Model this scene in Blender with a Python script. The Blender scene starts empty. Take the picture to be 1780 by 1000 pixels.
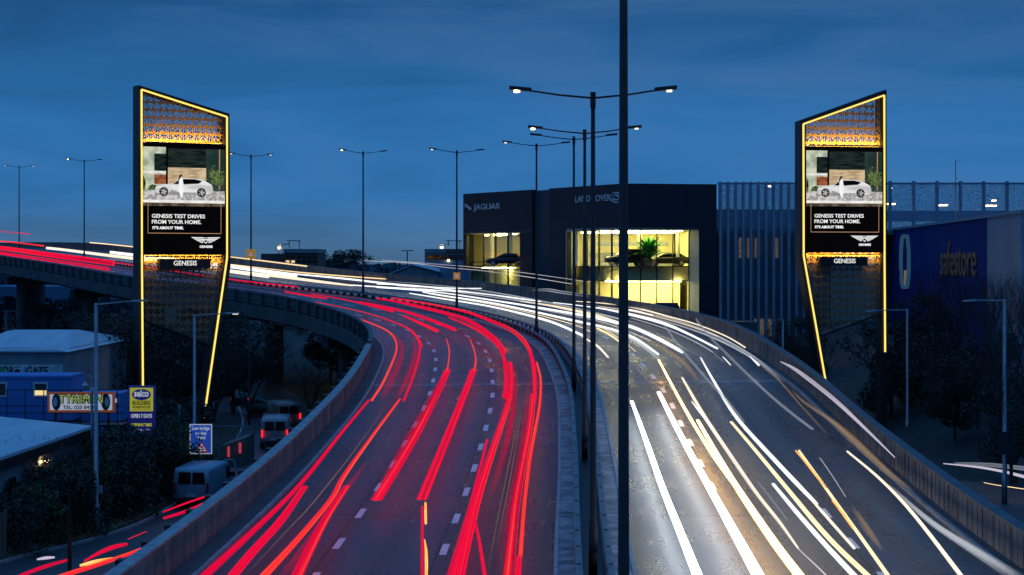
import bpy, math, random
from mathutils import Vector, Matrix
from mathutils.bvhtree import BVHTree
random.seed(7)
S = bpy.context.scene
COL = S.collection
F, CX, HY, CZ = 3200.0, 890.0, 455.0, 12.5      # focal length in photo pixels, principal column, horizon row, eye height

def P(px, py, D):
    return Vector(((px-CX)/F*D, D, CZ+(HY-py)/F*D))
def X_(px, D): return (px-CX)/F*D
def Z_(py, D): return CZ+(HY-py)/F*D

# ------------------------------------------------------------------ materials
def newmat(name):
    m = bpy.data.materials.new(name); m.use_nodes = True
    nt = m.node_tree; nt.nodes.clear()
    out = nt.nodes.new('ShaderNodeOutputMaterial')
    return m, nt, out
def N(nt, t, **kw):
    n = nt.nodes.new(t)
    for k, v in kw.items():
        if k in n.inputs.keys(): n.inputs[k].default_value = v
        else: setattr(n, k, v)
    return n
def L(nt, a, b): nt.links.new(a, b)
def c4(c): return (c[0], c[1], c[2], 1)

def surf(name, c1, c2=None, rough=.7, metal=0, scale=3.0, bump=.15, spec=.5, stretch=None, bscale=None, detail=6, coords='Object', r2=None):
    """noise-mottled surface"""
    m, nt, out = newmat(name)
    b = N(nt, 'ShaderNodeBsdfPrincipled', Roughness=rough, Metallic=metal)
    b.inputs['Specular IOR Level'].default_value = spec
    L(nt, b.outputs[0], out.inputs[0])
    tc = N(nt, 'ShaderNodeTexCoord'); mp = N(nt, 'ShaderNodeMapping')
    if stretch: mp.inputs['Scale'].default_value = stretch
    L(nt, tc.outputs[coords], mp.inputs[0])
    c2 = c2 or tuple(x*.55 for x in c1)
    nz = N(nt, 'ShaderNodeTexNoise', Scale=scale, Detail=detail, Roughness=.65)
    L(nt, mp.outputs[0], nz.inputs['Vector'])
    cr = N(nt, 'ShaderNodeValToRGB')
    cr.color_ramp.elements[0].position = .32; cr.color_ramp.elements[1].position = .68
    cr.color_ramp.elements[0].color = c4(c2); cr.color_ramp.elements[1].color = c4(c1)
    L(nt, nz.outputs['Fac'], cr.inputs[0]); L(nt, cr.outputs[0], b.inputs['Base Color'])
    if r2 is not None:
        mr = N(nt, 'ShaderNodeMapRange'); mr.inputs['From Min'].default_value=.35; mr.inputs['From Max'].default_value=.65
        mr.inputs['To Min'].default_value=rough; mr.inputs['To Max'].default_value=r2
        L(nt, nz.outputs['Fac'], mr.inputs['Value']); L(nt, mr.outputs[0], b.inputs['Roughness'])
    if bump:
        n2 = N(nt, 'ShaderNodeTexNoise', Scale=bscale or scale*6, Detail=4)
        L(nt, mp.outputs[0], n2.inputs['Vector'])
        bp = N(nt, 'ShaderNodeBump', Strength=bump, Distance=.02)
        L(nt, n2.outputs['Fac'], bp.inputs['Height']); L(nt, bp.outputs[0], b.inputs['Normal'])
    return m

def emit(name, col, strength, vary=0):
    m, nt, out = newmat(name)
    e = N(nt, 'ShaderNodeEmission', Color=c4(col), Strength=strength)
    L(nt, e.outputs[0], out.inputs[0])
    return m

M = {}
def asphalt():
    m, nt, out = newmat('wet_asphalt')
    b = N(nt, 'ShaderNodeBsdfPrincipled'); L(nt, b.outputs[0], out.inputs[0])
    b.inputs['Specular IOR Level'].default_value = .5
    tc = N(nt, 'ShaderNodeTexCoord')
    n1 = N(nt, 'ShaderNodeTexNoise', Scale=.22, Detail=5, Roughness=.6)
    L(nt, tc.outputs['Object'], n1.inputs['Vector'])
    uvm = N(nt, 'ShaderNodeMapping'); uvm.inputs['Scale'].default_value = (1.6, .05, 1)
    L(nt, tc.outputs['UV'], uvm.inputs[0])
    n3 = N(nt, 'ShaderNodeTexNoise', Scale=1.0, Detail=4, Roughness=.6)        # tyre-worn bands along the lanes
    L(nt, uvm.outputs[0], n3.inputs['Vector'])
    gr = N(nt, 'ShaderNodeTexNoise', Scale=16, Detail=3, Roughness=.85)         # stone chippings
    L(nt, tc.outputs['Object'], gr.inputs['Vector'])
    add = N(nt, 'ShaderNodeMath', operation='ADD'); L(nt, n1.outputs['Fac'], add.inputs[0]); L(nt, n3.outputs['Fac'], add.inputs[1])
    a2 = N(nt, 'ShaderNodeMath', operation='MULTIPLY_ADD'); L(nt, gr.outputs['Fac'], a2.inputs[0]); a2.inputs[1].default_value=.5; L(nt, add.outputs[0], a2.inputs[2])
    cr = N(nt, 'ShaderNodeValToRGB'); e = cr.color_ramp.elements
    e[0].position=.35; e[1].position=.75
    mr0 = N(nt, 'ShaderNodeMath', operation='MULTIPLY'); L(nt, a2.outputs[0], mr0.inputs[0]); mr0.inputs[1].default_value=.44
    e[0].color=(.014,.036,.058,1); e[1].color=(.040,.082,.124,1)
    L(nt, mr0.outputs[0], cr.inputs[0])
    def mth(op,a,b_=None,c=None):
        n=nt.nodes.new('ShaderNodeMath'); n.operation=op
        for k,v in enumerate((a,b_,c)):
            if v is None: continue
            if isinstance(v,(int,float)): n.inputs[k].default_value=v
            else: L(nt,v,n.inputs[k])
        return n.outputs[0]
    suv=N(nt,'ShaderNodeSeparateXYZ'); L(nt,tc.outputs['UV'],suv.inputs[0]); u=suv.outputs[0]; v=suv.outputs[1]
    # wheel tracks polished paler, oil-dark lane centres
    trk=mth('MULTIPLY_ADD',mth('COSINE',mth('MULTIPLY',mth('ADD',mth('ABSOLUTE',u),-2.9),3.70)),-.13,1.0)
    # tar-filled seams beside the lane lines and across the carriageway at uneven spacing, wandering a little
    wn=N(nt,'ShaderNodeTexNoise',Scale=.9,Detail=4); L(nt,tc.outputs['Object'],wn.inputs['Vector'])
    uw=mth('ADD',mth('ABSOLUTE',u),mth('MULTIPLY',wn.outputs['Fac'],.10)); vw=mth('ADD',v,mth('MULTIPLY',wn.outputs['Fac'],.25))
    s1=mth('LESS_THAN',mth('ABSOLUTE',mth('SUBTRACT',uw,4.78)),.028); s2=mth('LESS_THAN',mth('ABSOLUTE',mth('SUBTRACT',uw,8.18)),.028)
    s3=mth('LESS_THAN',mth('ABSOLUTE',mth('SUBTRACT',mth('FLOORED_MODULO',vw,23.0),9.0)),.05)
    seam=mth('SUBTRACT',1.0,mth('MULTIPLY',mth('MAXIMUM',mth('MAXIMUM',s1,s2),s3),.62))
    # relaid rectangles of darker or paler surfacing
    pm_=N(nt,'ShaderNodeMapping'); pm_.inputs['Scale'].default_value=(.294,.055,1); pm_.inputs['Location'].default_value=(.34,.2,0); L(nt,tc.outputs['UV'],pm_.inputs[0])
    fl=N(nt,'ShaderNodeVectorMath',operation='FLOOR'); L(nt,pm_.outputs[0],fl.inputs[0]); wh=N(nt,'ShaderNodeTexWhiteNoise',noise_dimensions='2D'); L(nt,fl.outputs[0],wh.inputs['Vector'])
    pat=mth('MULTIPLY_ADD',wh.outputs['Value'],.34,.83)
    grn=mth('MULTIPLY_ADD',gr.outputs['Fac'],.9,.55)
    tot=mth('MULTIPLY',mth('MULTIPLY',trk,seam),mth('MULTIPLY',pat,grn))
    sc_=N(nt,'ShaderNodeVectorMath',operation='SCALE'); L(nt,cr.outputs[0],sc_.inputs[0]); L(nt,tot,sc_.inputs['Scale']); L(nt,sc_.outputs[0],b.inputs['Base Color'])
    g2=mth('MAXIMUM',mth('MULTIPLY_ADD',gr.outputs['Fac'],1.3,.28),.08); tot2=mth('MULTIPLY',mth('MULTIPLY',trk,seam),mth('MULTIPLY',pat,g2))
    L(nt, mth('MULTIPLY',mth('POWER',tot2,1.2),.82), b.inputs['Specular IOR Level'])
    mr = N(nt, 'ShaderNodeMapRange'); mr.inputs['From Min'].default_value=.7; mr.inputs['From Max'].default_value=1.3
    mr.inputs['To Min'].default_value=.21; mr.inputs['To Max'].default_value=.37
    L(nt, add.outputs[0], mr.inputs['Value']); L(nt, mr.outputs[0], b.inputs['Roughness'])
    bp = N(nt, 'ShaderNodeBump', Strength=1.0, Distance=.09)
    L(nt, gr.outputs['Fac'], bp.inputs['Height']); L(nt, bp.outputs[0], b.inputs['Normal'])
    return m
M['asphalt'] = asphalt()
M['road2'] = surf('side_road_asphalt', (.06,.068,.08), (.03,.034,.04), .5, scale=.5, bump=.2, bscale=14)
M['ground'] = surf('waste_ground', (.035,.045,.04), (.012,.016,.014), .9, scale=.15, bump=.4, bscale=4)
M['grass'] = surf('dark_grass', (.014,.036,.042), (.006,.016,.02), .9, scale=.8, bump=.8, bscale=20)
M['paint'] = surf('road_paint', (.88,.89,.9), (.68,.7,.72), .55, scale=3, bump=.1)
M['concrete'] = surf('parapet_concrete', (.25,.235,.22), (.075,.07,.07), .8, scale=1.3, bump=.35, stretch=(1,1,.22), detail=9)
M['concrete_d'] = surf('bridge_concrete', (.10,.11,.12), (.045,.05,.055), .85, scale=.7, bump=.2, stretch=(1,1,.3))
def verge_mat():
    m = surf('stained_verge', (.46,.47,.48), (.03,.035,.04), .7, scale=1.5, bump=.8, coords='UV', stretch=(.5,.8,1), bscale=9, detail=10)
    return m
M['verge'] = verge_mat()
M['kerb'] = surf('kerb_stone', (.42,.43,.44), (.2,.2,.21), .7, scale=2.5, bump=.3)
M['joint'] = surf('joint_steel', (.45,.46,.5), (.25,.26,.3), .3, metal=.6, scale=2)
M['rail'] = surf('barrier_steel', (.26,.28,.31), (.13,.14,.16), .45, metal=.7, scale=2, bump=.05)
M['darkrail'] = surf('parapet_steel', (.11,.14,.16), (.05,.065,.075), .6, metal=.3, scale=1.5, bump=.1)
M['panel'] = surf('parapet_panel', (.07,.11,.125), (.035,.055,.065), .7, scale=1.2, bump=.2)
M['pole'] = surf('painted_pole', (.018,.019,.024), (.008,.008,.011), .7, metal=0, scale=2, bump=.05)
M['galv'] = surf('galvanised_pole', (.3,.34,.38), (.2,.23,.26), .45, metal=.6, scale=4, bump=.05)
M['black'] = surf('black_steel', (.02,.021,.024), (.01,.01,.012), .45, metal=.2, scale=2, bump=.05)
M['clad'] = surf('dark_cladding', (.009,.015,.030), (.006,.010,.020), .6, metal=0, scale=.3, bump=.03)
M['clad2'] = surf('recess_cladding', (.04,.055,.075), (.03,.042,.06), .6, metal=0, scale=.5, bump=.03)
M['jamb'] = surf('pale_jamb', (.42,.47,.52), (.33,.38,.43), .5, scale=.6, bump=.02)
M['blueclad'] = surf('blue_cladding', (.006,.030,.21), (.004,.022,.15), .8, metal=0, spec=.12, scale=.3, bump=.05)
M['paleclad'] = surf('pale_cladding', (.20,.31,.42), (.13,.22,.32), .6, scale=.5, bump=.05)
M['fin'] = surf('screen_fin', (.26,.35,.43), (.17,.25,.33), .5, metal=.1, scale=1, bump=.03)
M['cream'] = surf('cream_wall', (.80,.74,.48), (.70,.64,.40), .8, scale=.5, bump=.02)
M['whitewall'] = surf('white_ceiling', (.8,.78,.65), (.75,.72,.6), .8, scale=.5, bump=.02)
M['tile'] = surf('showroom_floor', (.35,.33,.28), (.3,.28,.24), .25, scale=.5, bump=.02)
M['brick'] = surf('far_brick', (.16,.09,.08), (.10,.06,.055), .85, scale=.6, bump=.1)
M['greyroof'] = surf('pale_roof', (.58,.66,.72), (.42,.50,.57), .6, scale=.4, bump=.08, stretch=(3,.3,1))
M['wallgrey'] = surf('grey_render', (.25,.29,.32), (.17,.20,.23), .8, scale=.7, bump=.1)
M['bluebox'] = surf('blue_cabin_paint', (.06,.24,.62), (.045,.18,.5), .5, scale=.6, bump=.1)
M['bark'] = surf('bark', (.055,.045,.038), (.025,.02,.018), .9, scale=6, bump=.5)
def leafmat(name, a, b):
    m, nt, out = newmat(name)
    bs = N(nt, 'ShaderNodeBsdfPrincipled', Roughness=.65); L(nt, bs.outputs[0], out.inputs[0])
    g = N(nt, 'ShaderNodeNewGeometry'); cr = N(nt, 'ShaderNodeValToRGB')
    cr.color_ramp.elements[0].color=c4(a); cr.color_ramp.elements[1].color=c4(b)
    L(nt, g.outputs['Random Per Island'], cr.inputs[0]); L(nt, cr.outputs[0], bs.inputs['Base Color'])
    return m
M['leaf'] = leafmat('dark_leaves', (.010,.016,.012), (.030,.040,.030))
M['leafbrown'] = leafmat('russet_leaves', (.022,.017,.014), (.06,.046,.038))
M['ivy'] = leafmat('glossy_green_leaves', (.013,.035,.013), (.045,.09,.035))
M['palm'] = leafmat('indoor_palm_leaves', (.02,.25,.04), (.1,.5,.08))
M['twig'] = surf('twig_bark', (.034,.034,.038), (.016,.016,.02), .9, scale=6, bump=0)
M['wood'] = surf('fence_timber', (.16,.11,.08), (.08,.055,.04), .85, scale=2, bump=.3, stretch=(1,1,.2))
M['tyre'] = surf('tyre_rubber', (.02,.02,.02), (.012,.012,.012), .8, scale=5, bump=.1)
M['rim'] = surf('alloy_rim', (.5,.5,.52), (.4,.4,.42), .3, metal=.9, scale=5, bump=0)
M['glassdark'] = surf('car_glass', (.01,.012,.015), (.008,.009,.01), .08, scale=2, bump=0)
def glass():
    m, nt, out = newmat('window_glass')
    t = N(nt, 'ShaderNodeBsdfTransparent', Color=(.86,.9,.86,1)); g = N(nt, 'ShaderNodeBsdfGlossy', Roughness=.03)
    f = N(nt, 'ShaderNodeLayerWeight', Blend=.25); mx = N(nt, 'ShaderNodeMixShader'); f2 = N(nt, 'ShaderNodeMath', operation='MULTIPLY'); f2.inputs[1].default_value = .35
    L(nt, f.outputs['Facing'], f2.inputs[0]); L(nt, f2.outputs[0], mx.inputs[0]); L(nt, t.outputs[0], mx.inputs[1]); L(nt, g.outputs[0], mx.inputs[2]); L(nt, mx.outputs[0], out.inputs[0])
    return m
M['glass'] = glass()
def meshscreen(name, col, fill, sc):
    """woven screen: see-through holes cut by the material"""
    m, nt, out = newmat(name)
    b = N(nt, 'ShaderNodeBsdfPrincipled', Roughness=.5, Metallic=.3); b.inputs['Base Color'].default_value=c4(col)
    t = N(nt, 'ShaderNodeBsdfTransparent'); mx = N(nt, 'ShaderNodeMixShader')
    tc = N(nt, 'ShaderNodeTexCoord'); w = N(nt, 'ShaderNodeTexNoise', Scale=sc, Detail=0)
    L(nt, tc.outputs['Object'], w.inputs['Vector'])
    g = N(nt, 'ShaderNodeMath', operation='GREATER_THAN'); g.inputs[1].default_value = fill
    L(nt, w.outputs['Fac'], g.inputs[0]); L(nt, g.outputs[0], mx.inputs[0]); L(nt, b.outputs[0], mx.inputs[1]); L(nt, t.outputs[0], mx.inputs[2])
    L(nt, mx.outputs[0], out.inputs[0]); return m
M['mesh'] = meshscreen('woven_screen', (.22,.33,.42), .52, 26)
M['ledgold'] = emit('led_strip', (1,.72,.15), 1.35)
M['goldlamp'] = emit('gold_wash_lamp', (1,.55,.06), 16)
M['lampwarm'] = emit('street_lamp_glow', (1,.66,.28), 16)
M['lampdim'] = emit('street_lamp_faint', (1,.85,.55), 1.6)
M['ceil'] = emit('showroom_ceiling_lamp', (1,.80,.27), 46)
M['lit'] = emit('lit_window', (1,.78,.35), .9)
M['tail'] = emit('tail_lamp', (1,.02,.03), 1.5)
M['head'] = emit('head_lamp', (1,.9,.7), 6)
M['signwhite'] = emit('lit_lettering', (.9,.9,.88), 1.0)
M['text_metal'] = surf('brushed_lettering', (.6,.62,.65), (.5,.52,.55), .3, metal=.5, scale=3, bump=0)
# ------------------------------------------------------------------ mesh helpers
class MB:
    def __init__(s): s.v=[]; s.f=[]; s.uv=[]; s.mi=[]
    def quad(s, a,b,c,d, uv=None, mi=0):
        i=len(s.v); s.v += [tuple(a),tuple(b),tuple(c),tuple(d)]; s.f.append((i,i+1,i+2,i+3)); s.uv += uv or [(0,0),(1,0),(1,1),(0,1)]; s.mi.append(mi)
    def poly(s, pts, mi=0):
        i=len(s.v); s.v += [tuple(p) for p in pts]; s.f.append(tuple(range(i,i+len(pts)))); s.uv += [(0,0)]*len(pts); s.mi.append(mi)
    def hexa(s, b, t, mi=0):
        """b, t: four bottom and four top corners"""
        b=[Vector(p) for p in b]; t=[Vector(p) for p in t]
        i=len(s.v); s.v += [tuple(p) for p in b+t]
        for f in ((3,2,1,0),(4,5,6,7),(0,1,5,4),(1,2,6,5),(2,3,7,6),(3,0,4,7)):
            s.f.append(tuple(i+k for k in f)); s.uv += [(0,0),(1,0),(1,1),(0,1)]; s.mi.append(mi)
    def box(s, x0,x1,y0,y1,z0,z1, mi=0, M4=None):
        b=[(x0,y0,z0),(x1,y0,z0),(x1,y1,z0),(x0,y1,z0)]; t=[(p[0],p[1],z1) for p in b]
        if M4 is not None: b=[M4@Vector(p) for p in b]; t=[M4@Vector(p) for p in t]
        s.hexa(b,t,mi)
    def wall(s, a, b, th, z0, z1, mi=0):
        """upright slab from a to b (x,y), thickness th to the left of a->b"""
        a=Vector(a[:2]); b=Vector(b[:2]); d=(b-a).normalized(); n=Vector((-d.y,d.x))*th
        q=[a,b,b+n,a+n]
        s.hexa([(p.x,p.y,z0) for p in q],[(p.x,p.y,z1) for p in q],mi)
    def prism(s, pts, z0, z1, mi=0):
        n=len(pts); i=len(s.v); s.v += [(p[0],p[1],z0) for p in pts]+[(p[0],p[1],z1) for p in pts]
        s.f.append(tuple(i+k for k in reversed(range(n)))); s.uv += [(0,0)]*n; s.mi.append(mi)
        s.f.append(tuple(i+n+k for k in range(n))); s.uv += [(0,0)]*n; s.mi.append(mi)
        for k in range(n):
            j=(k+1)%n; s.f.append((i+k,i+j,i+n+j,i+n+k)); s.uv += [(0,0)]*4; s.mi.append(mi)
    def tube(s, pts, rad, seg=8, mi=0, ry=None):
        pts=[Vector(p) for p in pts]; n=len(pts)
        if not hasattr(rad,'__len__'): rad=[rad]*n
        base=len(s.v)
        for k,p in enumerate(pts):
            t=(pts[min(k+1,n-1)]-pts[max(k-1,0)]).normalized()
            u=Vector((0,0,1)) if abs(t.z)<.95 else Vector((1,0,0))
            a=t.cross(u).normalized(); b=a.cross(t).normalized()
            for j in range(seg):
                an=2*math.pi*j/seg; s.v.append(tuple(p+a*math.cos(an)*rad[k]+b*math.sin(an)*(rad[k] if ry is None else ry)))
        for k in range(n-1):
            for j in range(seg):
                jj=(j+1)%seg; s.f.append((base+k*seg+j,base+k*seg+jj,base+(k+1)*seg+jj,base+(k+1)*seg+j))
                s.uv += [(j/seg,k),((j+1)/seg,k),((j+1)/seg,k+1),(j/seg,k+1)]; s.mi.append(mi)
        s.f.append(tuple(base+j for j in reversed(range(seg)))); s.uv += [(0,0)]*seg; s.mi.append(mi)
        s.f.append(tuple(base+(n-1)*seg+j for j in range(seg))); s.uv += [(0,0)]*seg; s.mi.append(mi)
    def build(s, name, mats, parent=None, smooth=False):
        me=bpy.data.meshes.new(name); me.from_pydata(s.v,[],s.f)
        ul=me.uv_layers.new(name='UVMap')
        ul.data.foreach_set('uv',[c for p in s.uv for c in p])
        if not isinstance(mats,(list,tuple)): mats=[mats]
        for m in mats: me.materials.append(m)
        me.polygons.foreach_set('material_index', s.mi)
        if smooth: me.polygons.foreach_set('use_smooth',[True]*len(s.f))
        me.update()
        o=bpy.data.objects.new(name,me); COL.objects.link(o)
        if parent is not None:
            o.parent=parent
        return o
def empty(name, loc=(0,0,0), rz=0):
    o=bpy.data.objects.new(name,None); COL.objects.link(o); o.location=loc; o.rotation_euler=(0,0,rz); o.empty_display_size=.3; return o
def tag(o, label=None, cat=None, group=None, kind=None):
    if label: o['label']=label
    if cat: o['category']=cat
    if group: o['group']=group
    if kind: o['kind']=kind
    return o
def copy_tree(o, parent=None):
    c=o.copy(); COL.objects.link(c)
    if parent is not None: c.parent=parent
    for ch in list(o.children): copy_tree(ch,c)
    return c
def text_mesh(name, body, size, mat, parent, loc, rot, depth=.02, bold=0.0, align='LEFT', sx=1.0, spacing=1.0, sy=1.0):
    cu=bpy.data.curves.new(name,'FONT'); cu.body=body; cu.size=size; cu.extrude=depth; cu.offset=bold; cu.align_x=align; cu.space_character=spacing
    cu.resolution_u=3
    o=bpy.data.objects.new(name,cu); COL.objects.link(o)
    dg=bpy.context.evaluated_depsgraph_get(); dg.update()
    me=bpy.data.meshes.new_from_object(o.evaluated_get(dg)); me.name=name
    bpy.data.objects.remove(o); bpy.data.curves.remove(cu)
    me.transform(Matrix.Diagonal((sx,sy,1,1)))
    me.materials.clear(); me.materials.append(mat)
    t=bpy.data.objects.new(name,me); COL.objects.link(t)
    if parent is not None: t.parent=parent
    t.location=loc; t.rotation_euler=rot
    return t
UP=(math.pi/2,0,0)

# ------------------------------------------------------------------ the motorway: median line from which every edge is offset
CTRL=[(-2,-60,3.5),(0.6,-10,3.5),(1.5,20,3.5),(2.4,55,3.55),(3.15,80,4.3),(3.45,105,5.7),(1.9,131,7.0),(-4.5,156,8.0),(-14.4,174,9.0),(-27.7,195,9.9),(-43.2,223,11.3),(-58.7,252,12.5),(-79,295,13.9),(-103,345,14.6),(-140,420,15)]
def catmull(cs, per=16):
    out=[]; cs=[Vector(c) for c in cs]
    for i in range(len(cs)-1):
        p0=cs[max(i-1,0)]; p1=cs[i]; p2=cs[i+1]; p3=cs[min(i+2,len(cs)-1)]
        for k in range(per):
            t=k/per
            out.append(.5*((2*p1)+(p2-p0)*t+(2*p0-5*p1+4*p2-p3)*t*t+(3*p1-p0-3*p2+p3)*t**3))
    out.append(cs[-1]); return out
RAW=catmull(CTRL)
# resample about every 1.5 m
MED=[]; acc=0; STEP=1.5
d=0; nxt=0
for a,b in zip(RAW,RAW[1:]):
    l=(b-a).length
    while nxt<=d+l:
        MED.append(a.lerp(b,(nxt-d)/l)); nxt+=STEP
    d+=l
# smooth once more so the tight bend has no kinks
for _ in range(6):
    MED=[MED[0]]+[(MED[i-1]+MED[i]*2+MED[i+1])/4 for i in range(1,len(MED)-1)]+[MED[-1]]
NM=len(MED)
NRM=[]
for i in range(NM):
    t=(MED[min(i+1,NM-1)]-MED[max(i-1,0)]); t.z=0; t.normalize(); NRM.append(Vector((t.y,-t.x,0)))
def bank(i):
    # superelevation: the bend to the left lifts the outer, right-hand side
    D=MED[i].y
    return 0.03*max(0,min(1,(D-85)/40))
def off(i, t, h=0):
    i=max(0,min(NM-1,i)); p=MED[i]+NRM[i]*t; p.z+=h+bank(i)*t*(.6 if t<0 else .9); return p
def at(s, t, h=0):
    f=max(0,min(NM-1.001,s)); i=int(f); return off(i,t,h).lerp(off(i+1,t,h),f-i)
def idx_at_depth(D):
    return min(range(NM), key=lambda i: abs(MED[i].y-D))
def strip(mb, offs, i0=0, i1=None, closed=False, mi=0, step=1):
    """sweep a cross-section (list of (t,h)) along the median"""
    i1=NM-1 if i1 is None else i1
    n=len(offs); idx=list(range(i0,i1+1,step))
    base=len(mb.v)
    for i in idx:
        for (t,h) in offs: mb.v.append(tuple(off(i,t,h)))
    for k in range(len(idx)-1):
        for j in range(n if closed else n-1):
            jj=(j+1)%n
            mb.f.append((base+k*n+j,base+k*n+jj,base+(k+1)*n+jj,base+(k+1)*n+j))
            s0,s1=idx[k]*STEP,idx[k+1]*STEP
            mb.uv += [(offs[j][0],s0),(offs[jj][0],s0),(offs[jj][0],s1),(offs[j][0],s1)]; mb.mi.append(mi)
    if closed:
        mb.f.append(tuple(base+j for j in range(n))); mb.uv += [(0,0)]*n; mb.mi.append(mi)
        e=base+(len(idx)-1)*n; mb.f.append(tuple(e+j for j in reversed(range(n)))); mb.uv += [(0,0)]*n; mb.mi.append(mi)
LK,LO=-1.15,-11.25       # left carriageway, kerb to kerb
RK,RO=1.25,11.9
def sweep(name, offs, mat, closed=False, kind='structure', parent=None, i0=0, i1=None):
    mb=MB(); strip(mb,offs,i0,i1,closed); o=mb.build(name,mat,parent)
    if parent is None: o['kind']=kind
    return o
roadL=sweep('left_carriageway',[(LK,0),(-4,0.0),(-8,0.0),(LO,0)],M['asphalt'])
roadR=sweep('right_carriageway',[(RK,0),(4,0),(8,0),(RO,0)],M['asphalt'])
roadL.name='road_outbound'; roadR.name='road_inbound'
# kerbs and verges (real steps)
vb=MB()
strip(vb,[(LK,-.2),(LK,.13),(LK+.13,.13),(LK+.13,-.2)],closed=True)
strip(vb,[(RK,-.2),(RK,.13),(RK-.13,.13),(RK-.13,-.2)],closed=True)
strip(vb,[(LO,-.2),(LO,.13),(LO-.13,.13),(LO-.13,-.2)],closed=True)
strip(vb,[(RO,-.2),(RO,.13),(RO+.13,.13),(RO+.13,-.2)],closed=True)
k=vb.build('kerb',M['kerb']); k['kind']='structure'
vb=MB()
strip(vb,[(LK+.13,.11),(-.36,.14),(-.36,-.6)])
strip(vb,[(RK-.13,.11),(.36,.14),(.36,-.6)])
k=vb.build('verge',M['verge']); k['kind']='structure'
vb=MB()
strip(vb,[(LO-.13,.11),(-12.05,.12)]); strip(vb,[(RO+.13,.11),(12.35,.12)])
k=vb.build('edge_strip',M['concrete_d']); k['kind']='structure'
# lane markings
pm=MB()
def dash(t, s0, ln=2.0, w=.22):
    a=s0/STEP; b=(s0+ln)/STEP; q=[at(a,t-w/2,.005),at(a,t+w/2,.005),at(b,t+w/2,.005),at(b,t-w/2,.005)]
    pm.quad(*q)
total=(NM-1)*STEP
s=20
while s<total-20:
    for t in (-4.55,-7.95): dash(t,s+ (1.0 if t<-5 else 0))
    dash(4.75,s+1.5)
    if MED[int(s/STEP)].y<64: dash(8.25,s+1.5)
    s+=6.0
# solid edge lines
def sub(mb,t,w,h=.005): strip(mb,[(t-w/2,h),(t+w/2,h)])
pk=pm.build('lane_markings',M['paint']); pk['kind']='structure'
# expansion joints
jm=MB()
for D in (104,):
    i=idx_at_depth(D)
    for (ta,tb) in ((LO+.02,LK-.02),(RK+.02,RO-.02)):
        n=14
        for k_ in range(n):
            t0=ta+(tb-ta)*k_/n; t1=ta+(tb-ta)*(k_+1)/n
            jm.quad(at(i,t0,.006),at(i,t1,.006),at(i+.28,t1,.006),at(i+.28,t0,.006))
            jm.quad(at(i+.45,t0,.006),at(i+.45,t1,.006),at(i+.6,t1,.006),at(i+.6,t0,.006))
jo=jm.build('expansion_joint',M['joint']); jo['kind']='structure'
# deck slab, edge beams
dk=MB()
strip(dk,[(-12.45,-.02),(-12.45,-1.1),(-9.5,-1.9),(9.8,-1.9),(12.8,-1.1),(12.8,-.02),(.36,-.3),(-.36,-.3)],closed=True)
d_=dk.build('viaduct_deck',M['concrete_d']); d_['kind']='structure'
# parapets: things
iS=idx_at_depth(117)
pr=MB(); strip(pr,[(-12.05,-.05),(-12.05,1.12),(-12.33,1.12),(-12.33,-.05)],0,iS,closed=True)
par=pr.build('parapet_wall',M['concrete']); tag(par,'plain concrete parapet wall along the outer left edge of the red-lit carriageway, in the foreground','parapet')
cp=MB(); strip(cp,[(-12.0,1.12),(-12.0,1.19),(-12.38,1.19),(-12.38,1.12)],0,iS,closed=True); cp.build('coping',M['kerb'],par)
jn=MB()
for i in range(3,iS,2):
    q=[at(i,-12.047,.0),at(i+.03,-12.047,.0),at(i+.03,-12.06,.0),at(i,-12.06,.0)]; jn.hexa(q,[p+Vector((0,0,1.1)) for p in q])
jo_=jn.build('panel_joint',M['black'],par)
st=MB()
for i in range(4,iS,2):
    a=off(i,-12.33,.55); 
    q=[off(i,-12.33,.85),at(i+.28,-12.33,.85),at(i+.28,-12.62,.85),off(i,-12.62,.85)]
    st.hexa(q,[p+Vector((0,0,.33)) for p in q])
st.build('bracket',M['black'],par)
# steel parapet further on
sp=empty('steel_parapet'); tag(sp,'dark steel panel parapet with upright ribs round the outside of the left bend','parapet')
pr=MB(); strip(pr,[(-12.1,0.1),(-12.1,1.05),(-12.16,1.05),(-12.16,.1)],iS+1,None,closed=True); pr.build('panel',M['panel'],sp)
pr=MB(); strip(pr,[(-12.02,1.1),(-12.02,1.22),(-12.3,1.22),(-12.3,1.1)],iS+1,None,closed=True)
strip(pr,[(-12.17,.5),(-12.17,.6),(-12.25,.6),(-12.25,.5)],iS+1,None,closed=True); pr.build('rail',M['darkrail'],sp)
cnt=0
for i in range(iS+1,NM-1,2):
    mb=MB(); q=[off(i,-12.165,-.6),at(i+.12,-12.165,-.6),at(i+.12,-12.42,-.6),off(i,-12.42,-.6)]
    mb.hexa(q,[p+Vector((0,0,1.7)) for p in q]); 
    if cnt<95: mb.build('post',M['darkrail'],sp)
    cnt+=1
# right parapet
pr=MB(); strip(pr,[(12.35,-.05),(12.35,1.15),(12.62,1.15),(12.62,-.05)],0,None,closed=True)
par2=pr.build('parapet_wall',M['concrete']); tag(par2,'ribbed concrete parapet wall along the right edge of the white-lit carriageway','parapet')
cp=MB(); strip(cp,[(12.3,1.15),(12.3,1.24),(12.7,1.24),(12.7,1.15)],0,None,closed=True); cp.build('coping',M['darkrail'],par2)
rb=MB()
for i in range(0,NM-60):
    for fr in (0,.5):
        q=[at(i+fr,12.325,.12),at(i+fr+.05,12.325,.12),at(i+fr+.05,12.35,.12),at(i+fr,12.35,.12)]
        rb.hexa(q,[p+Vector((0,0,1.0)) for p in q])
rbo=rb.build('rib',M['concrete'],par2); rbo['kind']='stuff'
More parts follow.
